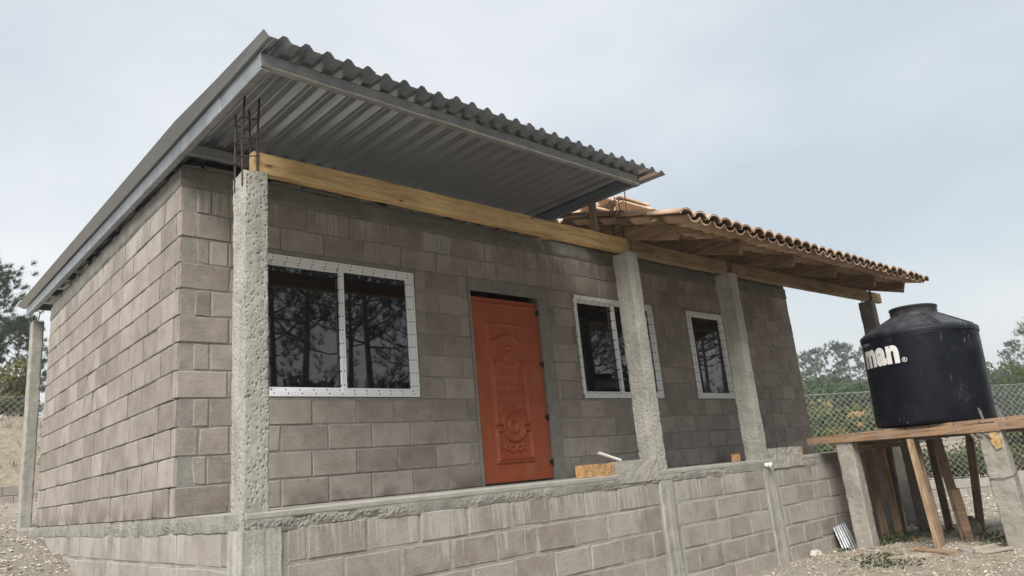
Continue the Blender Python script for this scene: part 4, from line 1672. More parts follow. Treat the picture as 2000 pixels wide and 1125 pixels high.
# corrugated offcut leaning against the foundation
A0, A1, B0, B1 = (7.30, -1.50, -1.20), (7.66, -1.53, -1.20), (7.435, -1.352, -0.905), (7.80, -1.352, -0.875)
nn = 33
P = np.zeros((nn, 6, 3))
for i in range(nn):
    t = i / (nn - 1)
    a = Vector(A0).lerp(Vector(A1), t)
    b = Vector(B0).lerp(Vector(B1), t)
    for j in range(6):
        p = a.lerp(b, j / 5)
        k = (t * 6) % 1
        hgt = 0.011 * (1 if 0.15 < k < 0.4 else (0.35 if 0.6 < k < 0.7 else 0))
        P[i, j] = p + Vector((-0.1, -1, 0.25)).normalized() * hgt
o = link('metal_sheet', grid_mesh('metal_sheet', P, mat_metal('shiny_zinc', (0.20, 0.21, 0.22), (0.33, 0.34, 0.35), 0.42, 0.6, 40), False))
md = o.modifiers.new('thick', 'SOLIDIFY')
md.thickness = 0.002
tag(o, 'small offcut of ribbed zinc sheet leaning on the foundation by the tank stand', 'metal sheet')

# boards and a stone lying by the stand
def ground_board(p, q_, w_, h_, mat, label):
    p, q_ = Vector(p), Vector(q_)
    p.z = gz(p.x, p.y) + h_ / 2 + 0.012
    q_.z = gz(q_.x, q_.y) + h_ / 2 + 0.012
    d = q_ - p
    b = MB()
    L = d.length
    b.box((0, -w_ / 2, -h_ / 2), (L, w_ / 2, h_ / 2), 0, 0.004)
    o = b.build('board', M[mat], None, bevel=0.003)
    o.location = p
    o.rotation_euler = (0, -math.asin(d.z / L), math.atan2(d.y, d.x))
    return tag(o, label, 'board', 'boards lying by the tank stand')


ground_board((6.50, -2.33, 0), (6.84, -2.63, 0), 0.13, 0.03, 'board', 'pale grey board lying on the gravel in front of the light prop')
ground_board((7.20, -2.36, 0), (6.93, -2.83, 0), 0.14, 0.03, 'plank', 'brown board under the foot of the light prop')
ground_board((6.98, -3.06, 0), (7.40, -3.24, 0), 0.08, 0.025, 'board', 'grey board leaning at the foot of the concrete post with rebar')
ground_board((7.08, -2.98, 0), (7.55, -3.10, 0), 0.07, 0.05, 'board', 'thicker grey board behind the one at the concrete post')
ground_board((8.55, -1.86, 0), (8.10, -2.05, 0), 0.08, 0.025, 'plank', 'reddish board lying in the shade under the platform')


def rock(name, loc, s, seed, mat):
    import bmesh
    bm = bmesh.new()
    bmesh.ops.create_icosphere(bm, subdivisions=3, radius=1.0)
    for v in bm.verts:
        n = mnoise.noise(v.co * 1.6 + Vector((seed, 0, 0))) * 0.35 + mnoise.noise(v.co * 5 + Vector((0, seed, 0))) * 0.12
        v.co = v.co * (1 + n)
        v.co = Vector((v.co.x * s[0], v.co.y * s[1], v.co.z * s[2]))
    me = bpy.data.meshes.new(name)
    bm.to_mesh(me)
    bm.free()
    me.materials.append(mat)
    return link(name, me, None, loc)


M['stone'] = mat_plain('grey_stone', (0.21, 0.195, 0.17), 0.95, 0.1, 0, 0.4, 8, 0.8, 0.02)
M['lime'] = mat_plain('white_stone', (0.55, 0.51, 0.45), 0.95, 0.1, 0, 0.25, 12, 0.8, 0.02)
o = rock('rock', (8.90, -2.42, gz(8.9, -2.42) + 0.09), (0.15, 0.13, 0.14), 3, M['stone'])
tag(o, 'dark rounded stone beside a dark wooden prop under the tank platform', 'stone')
o = rock('rock', (6.72, -1.43, gz(6.72, -1.43) + 0.03), (0.11, 0.05, 0.05), 5, M['lime'])
tag(o, 'pale flat stone at the foot of the foundation left of the zinc sheet', 'stone')
o = rock('rock', (7.05, -2.92, gz(7.05, -2.92) + 0.02), (0.09, 0.08, 0.06), 9, M['stone'])
tag(o, 'low brown stone beside the grey boards at the concrete post', 'stone')
o = rock('rock', (-0.75, 3.55, gz(-0.75, 3.55) + 0.02), (0.09, 0.05, 0.03), 12, M['lime'])
tag(o, 'pale flat stone on the dirt mound beside the side wall', 'stone')


# gravel: far too many to count
def mat_gravel():
    t = NT('limestone_gravel', 0.95, 0.1)
    r = t.new('ShaderNodeNewGeometry').outputs['Random Per Island']
    c = t.ramp(r, [(0.0, (0.20, 0.17, 0.135)), (0.4, (0.36, 0.315, 0.25)), (0.75, (0.45, 0.405, 0.335)), (1.0, (0.58, 0.54, 0.465))])
    c = t.mix(0.5, c, t.ramp(t.noise(t.pos(), 60, 3), [(0.3, 0.75), (0.7, 1.2)]), 'MULTIPLY')
    t.col(c)
    return t.m


OCT = [(1, 0, 0), (-1, 0, 0), (0, 1, 0), (0, -1, 0), (0, 0, 1), (0, 0, -1)]
OCF = [(0, 2, 4), (2, 1, 4), (1, 3, 4), (3, 0, 4), (2, 0, 5), (1, 2, 5), (3, 1, 5), (0, 3, 5)]
rs = np.random.RandomState(77)


def scatter(n, region, smin, smax, dens=None):
    x = rs.uniform(region[0], region[1], n)
    y = rs.uniform(region[2], region[3], n)
    k = np.ones(n, bool)
    k &= ~((x > -0.02) & (x < 9.8) & (y > -1.36) & (y < 5.3))
    if dens is not None:
        k &= dens(x, y)
    x, y = x[k], y[k]
    s = smin + (smax - smin) * rs.rand(len(x)) ** 3
    return x, y, s


sets = [scatter(9500, (3.6, 8.6, -4.2, -1.36), .004, .019), scatter(350, (5.0, 8.0, -3.8, -1.4), .012, .034),
        scatter(3600, (9.5, 17.5, -4.5, 3.5), .02, .06), scatter(6500, (-1.6, -0.02, 1.2, 7.5), .005, .026), scatter(500, (-1.6, -0.02, 2.0, 7.0), .012, .04), scatter(900, (-3, 2.5, 6.5, 12.5), .02, .06)]
gb = MB()
gv, gf = [], []
for x, y, s in sets:
    z = ground_z(x, y)
    nr = np.clip(1 - (np.hypot(x - 3, y - 1) - 14) / 14, 0, 1)
    pp = np.stack([x, y], -1)
    lf = np.clip((0.1 - x) / 0.5, 0, 1) * np.clip((y - 0.5) / 1.5, 0, 1) * nr
    z = z + lf * (0.05 * np.abs(fbm(pp, 3.5, 4, 61)) + 0.03 * fbm(pp, 9.0, 2, 71)) + nr * (0.045 * fbm(pp, 1.3, 4, 3) + 0.03 * fbm(pp, 5.0, 2, 9)) + (1 - nr) * 0.25 * fbm(pp, 0.13, 4, 21)
    for i in range(len(x)):
        o_ = len(gv)
        ca, sa = math.cos(i * 1.7), math.sin(i * 1.7)
        for (a, b, c) in OCT:
            q0 = s[i] * (0.7 + 0.6 * rs.rand())
            a2, b2 = a * ca - b * sa, a * sa + b * ca
            gv.append((x[i] + a2 * q0 + 0.3 * s[i] * (rs.rand() - .5), y[i] + b2 * q0 * 0.8, z[i] + c * q0 * 0.6 + s[i] * 0.15))
        gf += [tuple(k + o_ for k in f) for f in OCF]
me = bpy.data.meshes.new('gravel')
me.from_pydata(gv, [], gf)
me.materials.append(mat_gravel())
me.update()
tag(link('gravel', me), 'loose pale limestone gravel scattered over the dirt', 'gravel', None, 'stuff')

# ------------------------------------------------------------------ fences on low block walls
def fence(p, q_, z_p, z_q, wall_h, mesh_h, label, n_rows=2, posts=(0.0, 1.0), pitch=0.135):
    p, q_ = Vector((p[0], p[1], 0)), Vector((q_[0], q_[1], 0))
    d = q_ - p
    L = d.length
    d.normalize()
    nrm = Vector((d.y, -d.x, 0))            # towards the camera side
    f = empty('chain_link_fence', (p.x, p.y, z_p))
    tag(f, label, 'fence', 'chain link fences round the lot')

    def zb(s):
        return z_p + (z_q - z_p) * s / L
    inv = Matrix.Translation(f.location).inverted()

    def put(o):
        o.parent = f
        o.matrix_parent_inverse = inv
        return o
    ang = math.atan2(d.y, d.x)
    # wall core and blocks
    b = MB()
    for s0, s1 in ((0, L),):
        a0, a1 = p + nrm * 0.0, p + d * L
        pts = []
        for s, off in ((0, 0.02), (L, 0.02), (L, 0.14), (0, 0.14)):
            pt = p + d * s - nrm * off
            pts.append((pt.x, pt.y, zb(s) - 0.5))
        for s, off in ((0, 0.02), (L, 0.02), (L, 0.14), (0, 0.14)):
            pt = p + d * s - nrm * off
            pts.append((pt.x, pt.y, zb(s) + wall_h - 0.006))
        b.add(pts, [(0, 3, 2, 1), (4, 5, 6, 7), (0, 1, 5, 4), (1, 2, 6, 5), (2, 3, 7, 6), (3, 0, 4, 7)])
    put(b.build('wall_core', M['mortar_light']))
    for r in range(n_rows):
        s = 0.0 - (0.2 if r % 2 else 0)
        while s < L:
            a, e = max(s, 0), min(s + 0.42, L)
            if e - a > 0.08:
                me = block_mesh(e - a - 0.014, wall_h / n_rows - 0.014, 0.09)
                m_ = (a + e) / 2
                pt = p + d * m_ - nrm * 0.004
                o = link('block', me, None, (pt.x, pt.y, zb(m_) + wall_h * (r + 0.5) / n_rows), (0, -math.atan2(z_q - z_p, L), ang))
                put(o)
            s += 0.42
    # posts
    for t in posts:
        s = L * t
        pt = p + d * s - nrm * 0.07
        b = MB()
        b.tube([(pt.x, pt.y, zb(s) - 0.3), (pt.x, pt.y, zb(s) + wall_h + mesh_h + 0.05)], 0.03, 10)
        put(b.build('post', M['post'], None, True))
    # diamond mesh: two families of slanting wires and a top and bottom line wire
    b = MB()
    slope = 1.0
    r_ = 0.0024
    nseg = int((L + mesh_h) / pitch) + 1
    for fam in (1, -1):
        for k in range(nseg):
            s0 = k * pitch - (mesh_h if fam == 1 else 0)
            s1 = s0 + mesh_h
            z0_, z1_ = 0.0, mesh_h
            if fam == -1:
                s0, s1 = s1, s0
            # clip to 0..L
            def at_(t):
                return s0 + (s1 - s0) * t
            t0, t1 = 0.0, 1.0
            for lim, sign in ((0.0, 1), (L, -1)):
                va, vb = (at_(0) - lim) * sign, (at_(1) - lim) * sign
                if va < 0 and vb < 0:
                    t0, t1 = 1, 0
                elif va < 0:
                    t0 = max(t0, va / (va - vb))
                elif vb < 0:
                    t1 = min(t1, va / (va - vb))
            if t1 - t0 < 0.03:
                continue
            pts = []
            for t in (t0, (t0 + t1) / 2, t1):
                s = at_(t)
                pt = p + d * s - nrm * (0.07 + 0.006 * fam) + nrm * 0.03 * math.sin(s * 2.3)
                pts.append((pt.x, pt.y, zb(s) + wall_h + 0.02 + mesh_h * t))
            b.tube(pts, r_, 3, False)
    for zz in (0.03, mesh_h + 0.02):
        pts = []
        for k in range(13):
            s = L * k / 12
            pt = p + d * s - nrm * 0.07
            pts.append((pt.x, pt.y, zb(s) + wall_h + zz))
        b.tube(pts, 0.0035, 4, False)
    put(b.build('wire_mesh', M['wire']))
    return f


fence((12.2, 3.05), (20.6, -4.55), -1.03, -1.48, 0.40, 1.92, 'galvanised chain link fence on low grey block wall beyond the water tank', 2, (0.05, 0.472, 0.83))
fence((-4.2, 12.9), (9.0, 12.9), 0.45, 0.40, 0.42, 1.85, 'galvanised chain link fence on low block wall behind the house', 2, (0.1, 0.5, 0.9))

# ------------------------------------------------------------------ trees
M['bark'] = mat_plain('pine_bark', (0.12, 0.095, 0.075), 0.95, 0.1, 0, 0.4, 10, 0.9, 0.03)
M['needle'] = mat_leaf('pine_needles', (0.030, 0.052, 0.022), (0.060, 0.092, 0.036), 0.6, 0.2)
M['needle_fresh'] = mat_leaf('fresh_pine_needles', (0.060, 0.095, 0.026), (0.115, 0.150, 0.044), 0.6, 0.25)
M['leaf'] = mat_leaf('shrub_leaves', (0.055, 0.075, 0.026), (0.115, 0.135, 0.048), 0.6, 0.3)
M['leaf_yellow'] = mat_leaf('dry_shrub_leaves', (0.12, 0.115, 0.038), (0.22, 0.195, 0.07), 0.65, 0.3)
M['leaf_dark'] = mat_leaf('dark_leaves', (0.034, 0.060, 0.020), (0.072, 0.108, 0.034), 0.6, 0.25)
M['straw'] = mat_leaf('dry_straw', (0.22, 0.18, 0.12), (0.37, 0.31, 0.22), 0.8, 0.2)


def tris_mesh(name, V, mat, k=3):
    V = np.asarray(V, float).reshape(-1, 3)
    n = len(V) // k
    me = bpy.data.meshes.new(name)
    me.vertices.add(len(V))
    me.vertices.foreach_set('co', V.ravel())
    me.loops.add(n * k)
    me.loops.foreach_set('vertex_index', np.arange(n * k))
    me.polygons.add(n)
    me.polygons.foreach_set('loop_start', np.arange(n) * k)
    me.polygons.foreach_set('loop_total', np.full(n, k))
    me.materials.append(mat)
    me.update()
    return me


def unit(v):
    return v / np.maximum(np.linalg.norm(v, axis=-1, keepdims=True), 1e-9)


def tufts(cent, dirs, n_needle, nl, nw, R_):
    """needle bundles: one slim triangle per needle"""
    N = len(cent)
    c = np.repeat(cent, n_needle, 0)
    d0 = np.repeat(dirs, n_needle, 0)
    d = unit(d0 * 0.7 + R_.normal(0, 0.75, (N * n_needle, 3)) + np.array([0, 0, 0.15]))
    L = nl * R_.uniform(0.65, 1.15, (N * n_needle, 1))
    b = c + d0 * R_.uniform(-.35, .35, (N * n_needle, 1)) * nl
    side = unit(np.cross(d, R_.normal(0, 1, (N * n_needle, 3)))) * nw * 0.5
    return np.stack([b + side, b - side, b + d * L], 1)


def pine_parts(seed, h, cb, rad_, n_br, tuft_n, needles, nl, nw, r0, mat, lean=0.03, spread=1.0, top_heavy=True, low_limbs=0):
    R_ = np.random.RandomState(seed)
    rr_ = random.Random(seed)
    t = MB()
    npt = 12
    ph1, ph2 = rr_.uniform(0, 6), rr_.uniform(0, 6)
    la = rr_.uniform(0, 6.28)

    def tp(z):
        k = z / h
        return Vector((lean * h * k * math.cos(la) + 0.012 * h * math.sin(k * 5 + ph1) * k, lean * h * k * math.sin(la) + 0.012 * h * math.sin(k * 4 + ph2) * k, z))
    t.tube([tp(h * i / npt) for i in range(npt + 1)], [r0 * (1 - 0.93 * (i / npt) ** 1.1) for i in range(npt + 1)], 7)
    cents, dirs = [], []
    for b in range(n_br):
        k = (b + rr_.random()) / n_br
        if top_heavy:
            k = k ** 0.8
        z = h * (cb + (0.985 - cb) * k)
        if b < low_limbs:
            z = h * (cb * rr_.uniform(0.62, 0.95))
        a = b * 2.4 + rr_.uniform(-.5, .5)
        prof = math.sin(math.pi * min(1, 0.22 + 0.78 * k)) ** 0.7 if top_heavy else (1 - k) ** 0.75 + 0.12
        L = rad_ * max(0.16, prof) * rr_.uniform(0.55, 1.15)
        el = rr_.uniform(-0.1, 0.45) + 0.5 * k
        p0 = tp(z)
        dv = Vector((math.cos(a) * math.cos(el), math.sin(a) * math.cos(el), math.sin(el)))
        bend = Vector((rr_.uniform(-.2, .2), rr_.uniform(-.2, .2), rr_.uniform(0.0, 0.35)))
        pts = [p0 + dv * (L * s) + bend * (L * s * s) + Vector((0, 0, -0.10 * L * math.sin(math.pi * s))) for s in (0, .33, .66, 1)]
        rb_ = max(0.012, r0 * 0.33 * (1 - k * 0.7) * min(1, L / rad_ + 0.3))
        t.tube(pts, [rb_, rb_ * .7, rb_ * .45, rb_ * .2], 4, False)
        subs = [(pts, 0.45)]
        for s_ in range(rr_.choice((2, 3, 3, 4))):
            sp_ = rr_.uniform(0.4, 0.9)
            i0 = min(2, int(sp_ * 3))
            q0 = pts[i0].lerp(pts[i0 + 1], sp_ * 3 - i0)
            da = a + rr_.choice((-1, 1)) * rr_.uniform(0.4, 1.1)
            dl = L * rr_.uniform(0.25, 0.5)
            dv2 = Vector((math.cos(da), math.sin(da), rr_.uniform(0.0, 0.6))).normalized()
            pp = [q0, q0 + dv2 * dl * .5 + Vector((0, 0, .03 * dl)), q0 + dv2 * dl + Vector((0, 0, .12 * dl))]
            t.tube(pp, [rb_ * .4, rb_ * .28, rb_ * .12], 3, False)
            subs.append((pp, 0.35))
        for (pp, st_) in subs:
            m = max(2, int(tuft_n * rr_.uniform(0.6, 1.3)))
            for _ in range(m):
                s = st_ + (1 - st_) * rr_.random() ** 0.6
                f_ = s * (len(pp) - 1)
                i0 = min(len(pp) - 2, int(f_))
                q0 = pp[i0].lerp(pp[i0 + 1], f_ - i0)
                dd = (pp[i0 + 1] - pp[i0]).normalized()
                sc = 0.10 * rad_ * spread
                cents.append((q0.x + rr_.gauss(0, sc), q0.y + rr_.gauss(0, sc), q0.z + rr_.gauss(0, sc * .7) + 0.3 * sc))
                dirs.append((dd.x, dd.y, dd.z + 0.35))
    V = tufts(np.array(cents), unit(np.array(dirs)), needles, nl, nw, R_)
    return t.mesh('trunk', M['bark'], True), tris_mesh('crown', V, mat)


def place_tree(name, parts, loc, rz_, sc, label, cat, group, names=('trunk', 'crown')):
    e = empty(name, loc)
    e.rotation_euler = (0, 0, rz_)
    e.scale = (sc, sc, sc)
    for nm, me in zip(names, parts):
        link(nm, me, e)
    return tag(e, label, cat, group)


def at_px(u_, v_, dep):
    d = cF + cR * ((u_ - 1000) / 1407.7) - cU * ((v_ - 562.5) / 1407.7)
    return CAM + d * dep


far_pines = [pine_parts(300 + k, 10.5, 0.56, 1.6, 17, 3, 12, 0.34, 0.075, 0.11, M['needle'], 0.02, 1.5) for k in range(4)]
spots = [(1566, 690, 106, 1.0, 'tall hazy pine half hidden by the house corner'), (1590, 682, 112, 1.04, 'slender hazy pine nearest the house corner beyond the fence'),
         (1624, 672, 108, 1.06, 'tall hazy pine with round crown left of the twin pines'), (1646, 674, 111, 1.03, 'tall hazy pine, middle one of the row beside the tank'),
         (1680, 676, 106, 1.02, 'thin hazy pine just left of the water tank'), (1712, 690, 114, 1.0, 'tall hazy pine behind the water tank')]
for i, (px, py, dep, sc, lab) in enumerate(spots):
    top = at_px(px, py, dep)
    g_ = gz(top.x, top.y)
    hgt = (top.z - g_)
    place_tree('pine_tree', far_pines[i % 4], (top.x, top.y, g_ - 0.1), i * 1.3, hgt / 10.5, lab, 'tree', 'tall pines beyond the fence')


def bush_parts(seed, rx, rz_, n_leaf, ls, mat, lobes=7, stems=5, flat=0.8, lo=0.25, hi=0.80):
    R_ = np.random.RandomState(seed)
    rr_ = random.Random(seed)
    cen = []
    for k in range(lobes):
        a = rr_.uniform(0, 6.28)
        r = rx * rr_.uniform(0.1, 0.7)
        cen.append((r * math.cos(a), r * math.sin(a), rz_ * rr_.uniform(lo, hi), rx * rr_.uniform(0.28, 0.5)))
    cen = np.array(cen)
    w = cen[:, 3] ** 2
    idx = R_.choice(lobes, n_leaf, p=w / w.sum())
    d = unit(R_.normal(0, 1, (n_leaf, 3)))
    rr2 = cen[idx, 3:4] * R_.uniform(0.55, 1.12, (n_leaf, 1))
    p = cen[idx, :3] + d * rr2 * np.array([1, 1, flat])
    p[:, 2] = np.abs(p[:, 2])
    out = unit(d + R_.normal(0, 0.7, (n_leaf, 3)))
    s1 = unit(np.cross(out, R_.normal(0, 1, (n_leaf, 3))))
    s2 = np.cross(out, s1)
    sz = ls * R_.uniform(0.6, 1.3, (n_leaf, 1))
    V = np.stack([p - s1 * sz * .5, p + s2 * sz * .28, p + s1 * sz * .5, p - s2 * sz * .28], 1)
    t = MB()
    for k in range(stems):
        c = cen[rr_.randrange(lobes)]
        b = Vector((rr_.uniform(-.12, .12) * rx, rr_.uniform(-.12, .12) * rx, -0.15))
        e = Vector((c[0], c[1], c[2]))
        t.tube([b, b.lerp(e, .5) + Vector((rr_.uniform(-.06, .06) * rx, rr_.uniform(-.06, .06) * rx, 0)), e], [0.03 * rx, 0.02 * rx, 0.008 * rx], 5, False)
    return t.mesh('stem', M['bark']), tris_mesh('foliage', V, mat, 4)


def put_bush(px, py_top, dep, parts, h0, label, group, name='shrub', cat='shrub', rzv=0.0):
    top = at_px(px, py_top, dep)
    g_ = gz(top.x, top.y)
    sc = max(0.25, (top.z - g_) / h0)
    return place_tree(name, parts, (top.x, top.y, g_ - 0.05), rzv, sc, label, cat, group, ('stem', 'foliage'))


mid = [bush_parts(500 + k, 2.9, 5.5, 5200, 0.34, M['leaf_dark'], 13, 7, 0.9, 0.12, 0.82) for k in range(3)]
for i, (px, py, dep) in enumerate(((1572, 728, 82), (1600, 720, 88), (1632, 732, 78), (1664, 726, 84), (1692, 734, 80), (1718, 722, 88), (1745, 726, 86))):
    lab = ['grey green tree at the house corner below the pines', 'grey green tree second from the house corner below the pines', 'grey green tree below the twin pines', 'grey green tree right of the twin pines', 'grey green tree next to the left side of the tank', 'grey green tree partly hidden by the left side of the tank', 'grey green tree hidden behind the water tank'][i]
    put_bush(px, py, dep, mid[i % 3], 5.6, lab, 'dense trees below the pines', 'broadleaf_tree', 'tree', i * 1.1)
for i, (px, py, dep) in enumerate(((1586, 748, 60), (1618, 742, 58), (1650, 750, 62), (1678, 746, 60), (1704, 748, 58))):
    put_bush(px, py, dep, mid[(i + 1) % 3], 5.6, ['low dark tree nearest the house corner above the fence', 'low dark tree above the fence below the pines', 'low dark tree above the yellowish shrub', 'low dark tree between the yellowish shrub and the tank', 'low dark tree at the left side of the tank'][i], 'dense trees below the pines', 'broadleaf_tree', 'tree', 0.5 + i)
shr = [bush_parts(520 + k, 1.2, 1.5, 2600, 0.13, M['leaf'], 8, 6) for k in range(3)] + [bush_parts(540 + k, 1.2, 1.5, 2200, 0.13, M['leaf_yellow'], 8, 6) for k in range(2)]
for i, (px, py, dep, m) in enumerate(((1578, 776, 30, 0), (1604, 778, 26, 1), (1640, 764, 31, 3), (1672, 780, 27, 2), (1612, 820, 21, 3), (1660, 822, 21.5, 4), (1640, 790, 23, 1), (1700, 800, 23, 0), (1590, 836, 20, 2))):
    lab = ['green shrub at the house corner behind the fence', 'green shrub behind the fence right of the house corner', 'yellowish shrub rising above the fence top wire', 'green shrub behind the fence beside the tank', 'low yellow green shrub at the fence near the house corner', 'low dry yellow shrub at the fence under the flowers',
           'green shrub in the middle of the fence left of the tank', 'green shrub behind the left edge of the tank', 'low green shrub seen just above the end of the plank'][i]
    put_bush(px, py, dep, shr[m], 1.65, lab, 'shrubs behind the fence', 'shrub', 'shrub', i * 0.9)
# shrubs seen under the platform
for i, (px, py, dep, m) in enumerate(((1818, 872, 20, 0), (1868, 880, 20, 2), (1905, 868, 21, 1), (1975, 800, 24, 2), (1930, 800, 25, 4), (1770, 860, 21, 1))):
    lab = ['bright green shrub behind the fence post under the platform', 'green shrub behind the fence between two props', 'green shrub behind the fence beside the post with rebar', 'shrub behind the fence at the right edge', 'dry shrub behind the fence right of the tank', 'green shrub behind the fence behind the dark props'][i]
    put_bush(px, py, dep, shr[m], 1.65, lab, 'shrubs behind the fence', 'shrub', 'shrub', 2 + i * 0.9)
# flowers on one shrub
fl = bush_parts(560, 0.26, 1.3, 120, 0.06, mat_leaf('dry_flower_heads', (0.42, 0.30, 0.14), (0.58, 0.42, 0.24)), 5, 6, 0.5, 0.80, 1.0)
put_bush(1668, 798, 21, fl, 1.3, 'shrub with pale orange flower heads behind the fence', 'shrubs behind the fence', 'shrub', 'shrub')

# trees at the right edge
rt = bush_parts(570, 2.4, 5.4, 4200, 0.30, M['leaf_dark'], 11, 7, 0.85)
put_bush(1928, 678, 85, rt, 5.6, 'rounded dark tree right of the water tank', 'trees right of the tank', 'broadleaf_tree', 'tree')
put_bush(1905, 706, 95, mid[1], 5.6, 'darker tree touching the right side of the tank', 'trees right of the tank', 'broadleaf_tree', 'tree', 2.0)
rp = pine_parts(580, 6.0, 0.12, 2.0, 34, 5, 22, 0.30, 0.022, 0.10, M['needle_fresh'], 0.02, 1.3, False)
top = at_px(2022, 640, 27)
g_ = gz(top.x, top.y)
place_tree('pine_tree', rp, (top.x, top.y, g_), 0.4, (top.z - g_) / 6.0, 'bright green young pine at the right edge beyond the fence', 'tree', 'trees right of the tank')
top = at_px(1972, 668, 100)
g_ = gz(top.x, top.y)
place_tree('pine_tree', far_pines[1], (top.x, top.y, g_), 0.9, (top.z - g_) / 10.5, 'dark pine behind the young pine at the right edge', 'tree', 'trees right of the tank')

# trees behind the bank on the left
lp = pine_parts(590, 11.0, 0.42, 3.0, 32, 5, 44, 0.36, 0.034, 0.17, M['needle'], 0.03, 1.0)
top = at_px(-34, 500, 30)
g_ = gz(top.x, top.y)
place_tree('pine_tree', lp, (top.x, top.y, g_), 0.6, (top.z - g_) / 11.0, 'dark pine reaching in at the left edge behind the bank', 'tree', 'trees behind the bank')
top = at_px(30, 634, 40)
g_ = gz(top.x, top.y)
place_tree('pine_tree', lp, (top.x, top.y, g_), 2.6, (top.z - g_) / 11.0, 'smaller pine behind the rear column of the house', 'tree', 'trees behind the bank')
put_bush(22, 690, 30, bush_parts(595, 1.6, 3.6, 2600, 0.22, M['leaf_yellow'], 8, 5), 3.7, 'yellow green tree between the left edge and the rear column', 'trees behind the bank', 'broadleaf_tree', 'tree')
put_bush(-10, 770, 23, shr[0], 1.65, 'dark green shrub on top of the bank at the left edge', 'shrubs on the bank', 'shrub', 'shrub', 1)
put_bush(30, 772, 23.5, shr[2], 1.65, 'green shrub on top of the bank beside the rear column', 'shrubs on the bank', 'shrub', 'shrub', 2)
put_bush(66, 770, 24, shr[1], 1.65, 'green shrub on the bank behind the rear column', 'shrubs on the bank', 'shrub', 'shrub', 3)

# pines mirrored in the window panes, and unseen ones added to darken the porch
mp = [pine_parts(620 + k, 13.0, 0.40, 3.6, 34, 6, 22, 0.34, 0.020, 0.20, M['needle'], 0.02, 1.2, True, 5) for k in range(3)]
mir = [(-14.0, -17.0, 0, 1.0, ''), (-9.5, -19.5, 1, 1.1, ''), (-5.0, -17.5, 2, 1.0, ''), (-1.0, -20.0, 0, 1.1, ''), (3.0, -18.5, 1, 1.0, ''), (12.0, -25.0, 2, 1.15, ''), (18.5, -17.0, 0, 0.9, ''), (23.5, -25.0, 1, 1.2, ''), (29.0, -15.5, 2, 0.85, ''), (22.0, -15.5, 0, 0.8, ''), (43.0, -23.0, 2, 1.1, 'ninth'), (34.5, -16.5, 0, 1.0, 'tenth'), (9.6, -17.5, 0, 1.0, 'first'), (13.4, -19.0, 1, 1.05, 'second'), (16.6, -20.5, 2, 1.0, 'third'), (15.0, -24.0, 0, 1.1, 'fourth'), (20.5, -22.0, 1, 1.0, 'fifth'), (26.5, -19.5, 2, 0.95, 'sixth'), (31.0, -22.5, 0, 1.05, 'seventh'), (38.0, -20.0, 1, 1.05, 'eighth')]
labs = ['outermost unseen pine added across the lot to darken the porch', 'second unseen pine added across the lot to darken the porch', 'third unseen pine added across the lot to darken the porch', 'fourth unseen pine added across the lot to darken the porch', 'unseen pine nearest the mirrored ones, added across the lot to darken the porch', 'tall rear pine mirrored behind the others in the large window', 'lower pine mirrored at the right edge of the large window', 'tall rear pine across the lot between the windows', 'small pine mirrored low in the middle window', 'small pine across the lot right of the large window', 'rear pine mirrored in the small window', 'pine mirrored in the small window beside the white tag', 'tall pine mirrored in the left pane of the large window', 'pine mirrored in the right pane of the large window', 'pine behind the others mirrored in the large window', 'rear pine mirrored at the edge of the large window', 'pine across the lot mirrored between the windows', 'pine mirrored in the middle window',
        'rear pine mirrored in the middle window', 'pine mirrored in the small window']
for (x, y, m, sc, _), lab in zip(mir, labs):
    place_tree('pine_tree', mp[m], (x, y, gz(x, y) - 0.1), x, sc, lab, 'tree', 'pines across the lot')

dense = [(13.0, -22.5, 1.25), (17.0, -18.5, 1.15), (20.0, -24.0, 1.4), (24.5, -17.5, 1.1), (28.5, -20.5, 1.3), (33.0, -19.0, 1.2), (38.5, -24.0, 1.4), (-11.5, -22.0, 1.3), (-6.5, -21.0, 1.2), (-2.5, -23.5, 1.3), (1.5, -21.5, 1.1)]  # left-hand trees are unseen, added to keep low sky off the porch
dl = ['dense tree mirrored behind the pines in the large window', 'dense tree mirrored low in the right pane of the large window', 'tall dense tree across the lot behind the pines', 'dense tree mirrored at the left of the middle window', 'dense tree mirrored in the middle window', 'dense tree mirrored between the middle and small windows', 'tall dense tree mirrored in the small window',
      'outermost unseen dense tree added across the lot to darken the porch', 'second unseen dense tree added across the lot to darken the porch', 'third unseen dense tree added across the lot to darken the porch', 'fourth unseen dense tree added across the lot to darken the porch']
for i, ((x, y, sc), lab) in enumerate(zip(dense, dl)):
    place_tree('broadleaf_tree', mid[i % 3], (x, y, gz(x, y) - 0.1), i * 1.7, sc, lab, 'tree', 'dense trees across the lot', ('stem', 'foliage'))

# weeds and straw: nobody could count them
R_ = np.random.RandomState(9)


def weed_patch(n, cx, cy, sx, sy, hgt, ls):
    p = np.stack([R_.normal(cx, sx, n), R_.normal(cy, sy, n)], -1)
    z = ground_z(p[:, 0], p[:, 1])
    pos = np.concatenate([p, (z + R_.uniform(0.0, hgt, n))[:, None]], 1)
    s1 = unit(R_.normal(0, 1, (n, 3)) * np.array([1, 1, 0.6]))
    s2 = unit(np.cross(s1, R_.normal(0, 1, (n, 3))))
    sz = ls * R_.uniform(0.5, 1.3, (n, 1))
    return np.stack([pos - s1 * sz * .5, pos + s2 * sz * .25, pos + s1 * sz * .5, pos - s2 * sz * .25], 1)


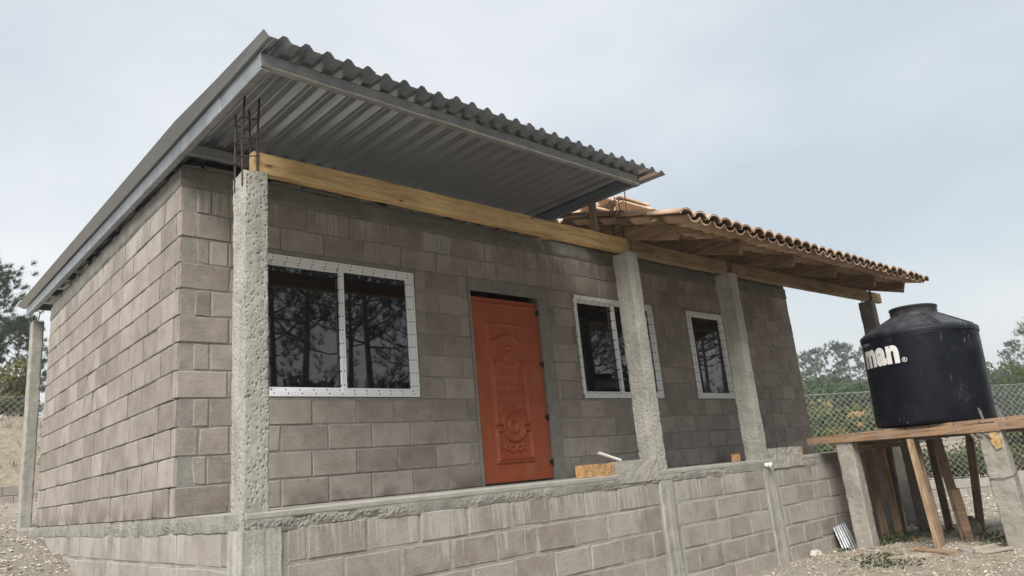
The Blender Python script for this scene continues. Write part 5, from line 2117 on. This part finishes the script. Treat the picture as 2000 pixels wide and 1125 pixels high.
Wd = np.concatenate([weed_patch(260, 8.1, -1.85, 0.16, 0.12, 0.12, 0.05), weed_patch(160, 7.7, -1.75, 0.10, 0.06, 0.07, 0.04), weed_patch(420, 6.35, -2.35, 0.22, 0.18, 0.045, 0.035), weed_patch(200, 6.75, -2.15, 0.16, 0.10, 0.04, 0.03),
                     weed_patch(160, 8.35, -2.85, 0.15, 0.1, 0.09, 0.045), weed_patch(140, 7.6, -3.05, 0.12, 0.06, 0.09, 0.04), weed_patch(120, 7.2, -1.55, 0.10, 0.03, 0.05, 0.03), weed_patch(260, -0.95, 2.55, 0.08, 0.08, 0.07, 0.03), weed_patch(140, 9.2, -2.0, 0.3, 0.2, 0.06, 0.04)])
tag(link('weeds', tris_mesh('weeds', Wd, M['leaf_dark'], 4)), 'low green weeds growing in the gravel', 'weeds', None, 'stuff')
n = 5200
p = np.stack([R_.uniform(-5, 8, n), R_.uniform(13.2, 21, n)], -1)
z = ground_z(p[:, 0], p[:, 1]) + 0.25 * fbm(p, 0.13, 4, 21) * (1 - np.clip(1 - (np.hypot(p[:, 0] - 3, p[:, 1] - 1) - 14) / 14, 0, 1))
b = np.concatenate([p, z[:, None]], 1)
tip = b + np.concatenate([R_.normal(0, .10, (n, 2)), R_.uniform(.08, .3, (n, 1))], 1)
sd_ = unit(R_.normal(0, 1, (n, 3)) * np.array([1, 1, 0.1])) * 0.012
tag(link('dry_grass', tris_mesh('dry_grass', np.stack([b - sd_, b + sd_, tip], 1), M['straw'])), 'dry straw coloured grass on the bank behind the house', 'grass', None, 'stuff')

# ------------------------------------------------------------------ haze in the air
HAZE = 0.0015
hz = MB()
hz.box((-430, -430, -3.6), (430, 430, 30.0))
hm = bpy.data.materials.new('hazy_air')
hm.use_nodes = True
nt = hm.node_tree
nt.nodes.clear()
ho_ = nt.nodes.new('ShaderNodeOutputMaterial')
pv = nt.nodes.new('ShaderNodeVolumePrincipled')
pv.inputs['Color'].default_value = (0.93, 0.96, 1.0, 1)
pv.inputs['Density'].default_value = HAZE
pv.inputs['Anisotropy'].default_value = 0.2
nt.links.new(pv.outputs[0], ho_.inputs['Volume'])
hzo = hz.build('haze', hm)
tag(hzo, 'thin pale smoke haze in the air over the whole lot', 'haze', None, 'stuff')
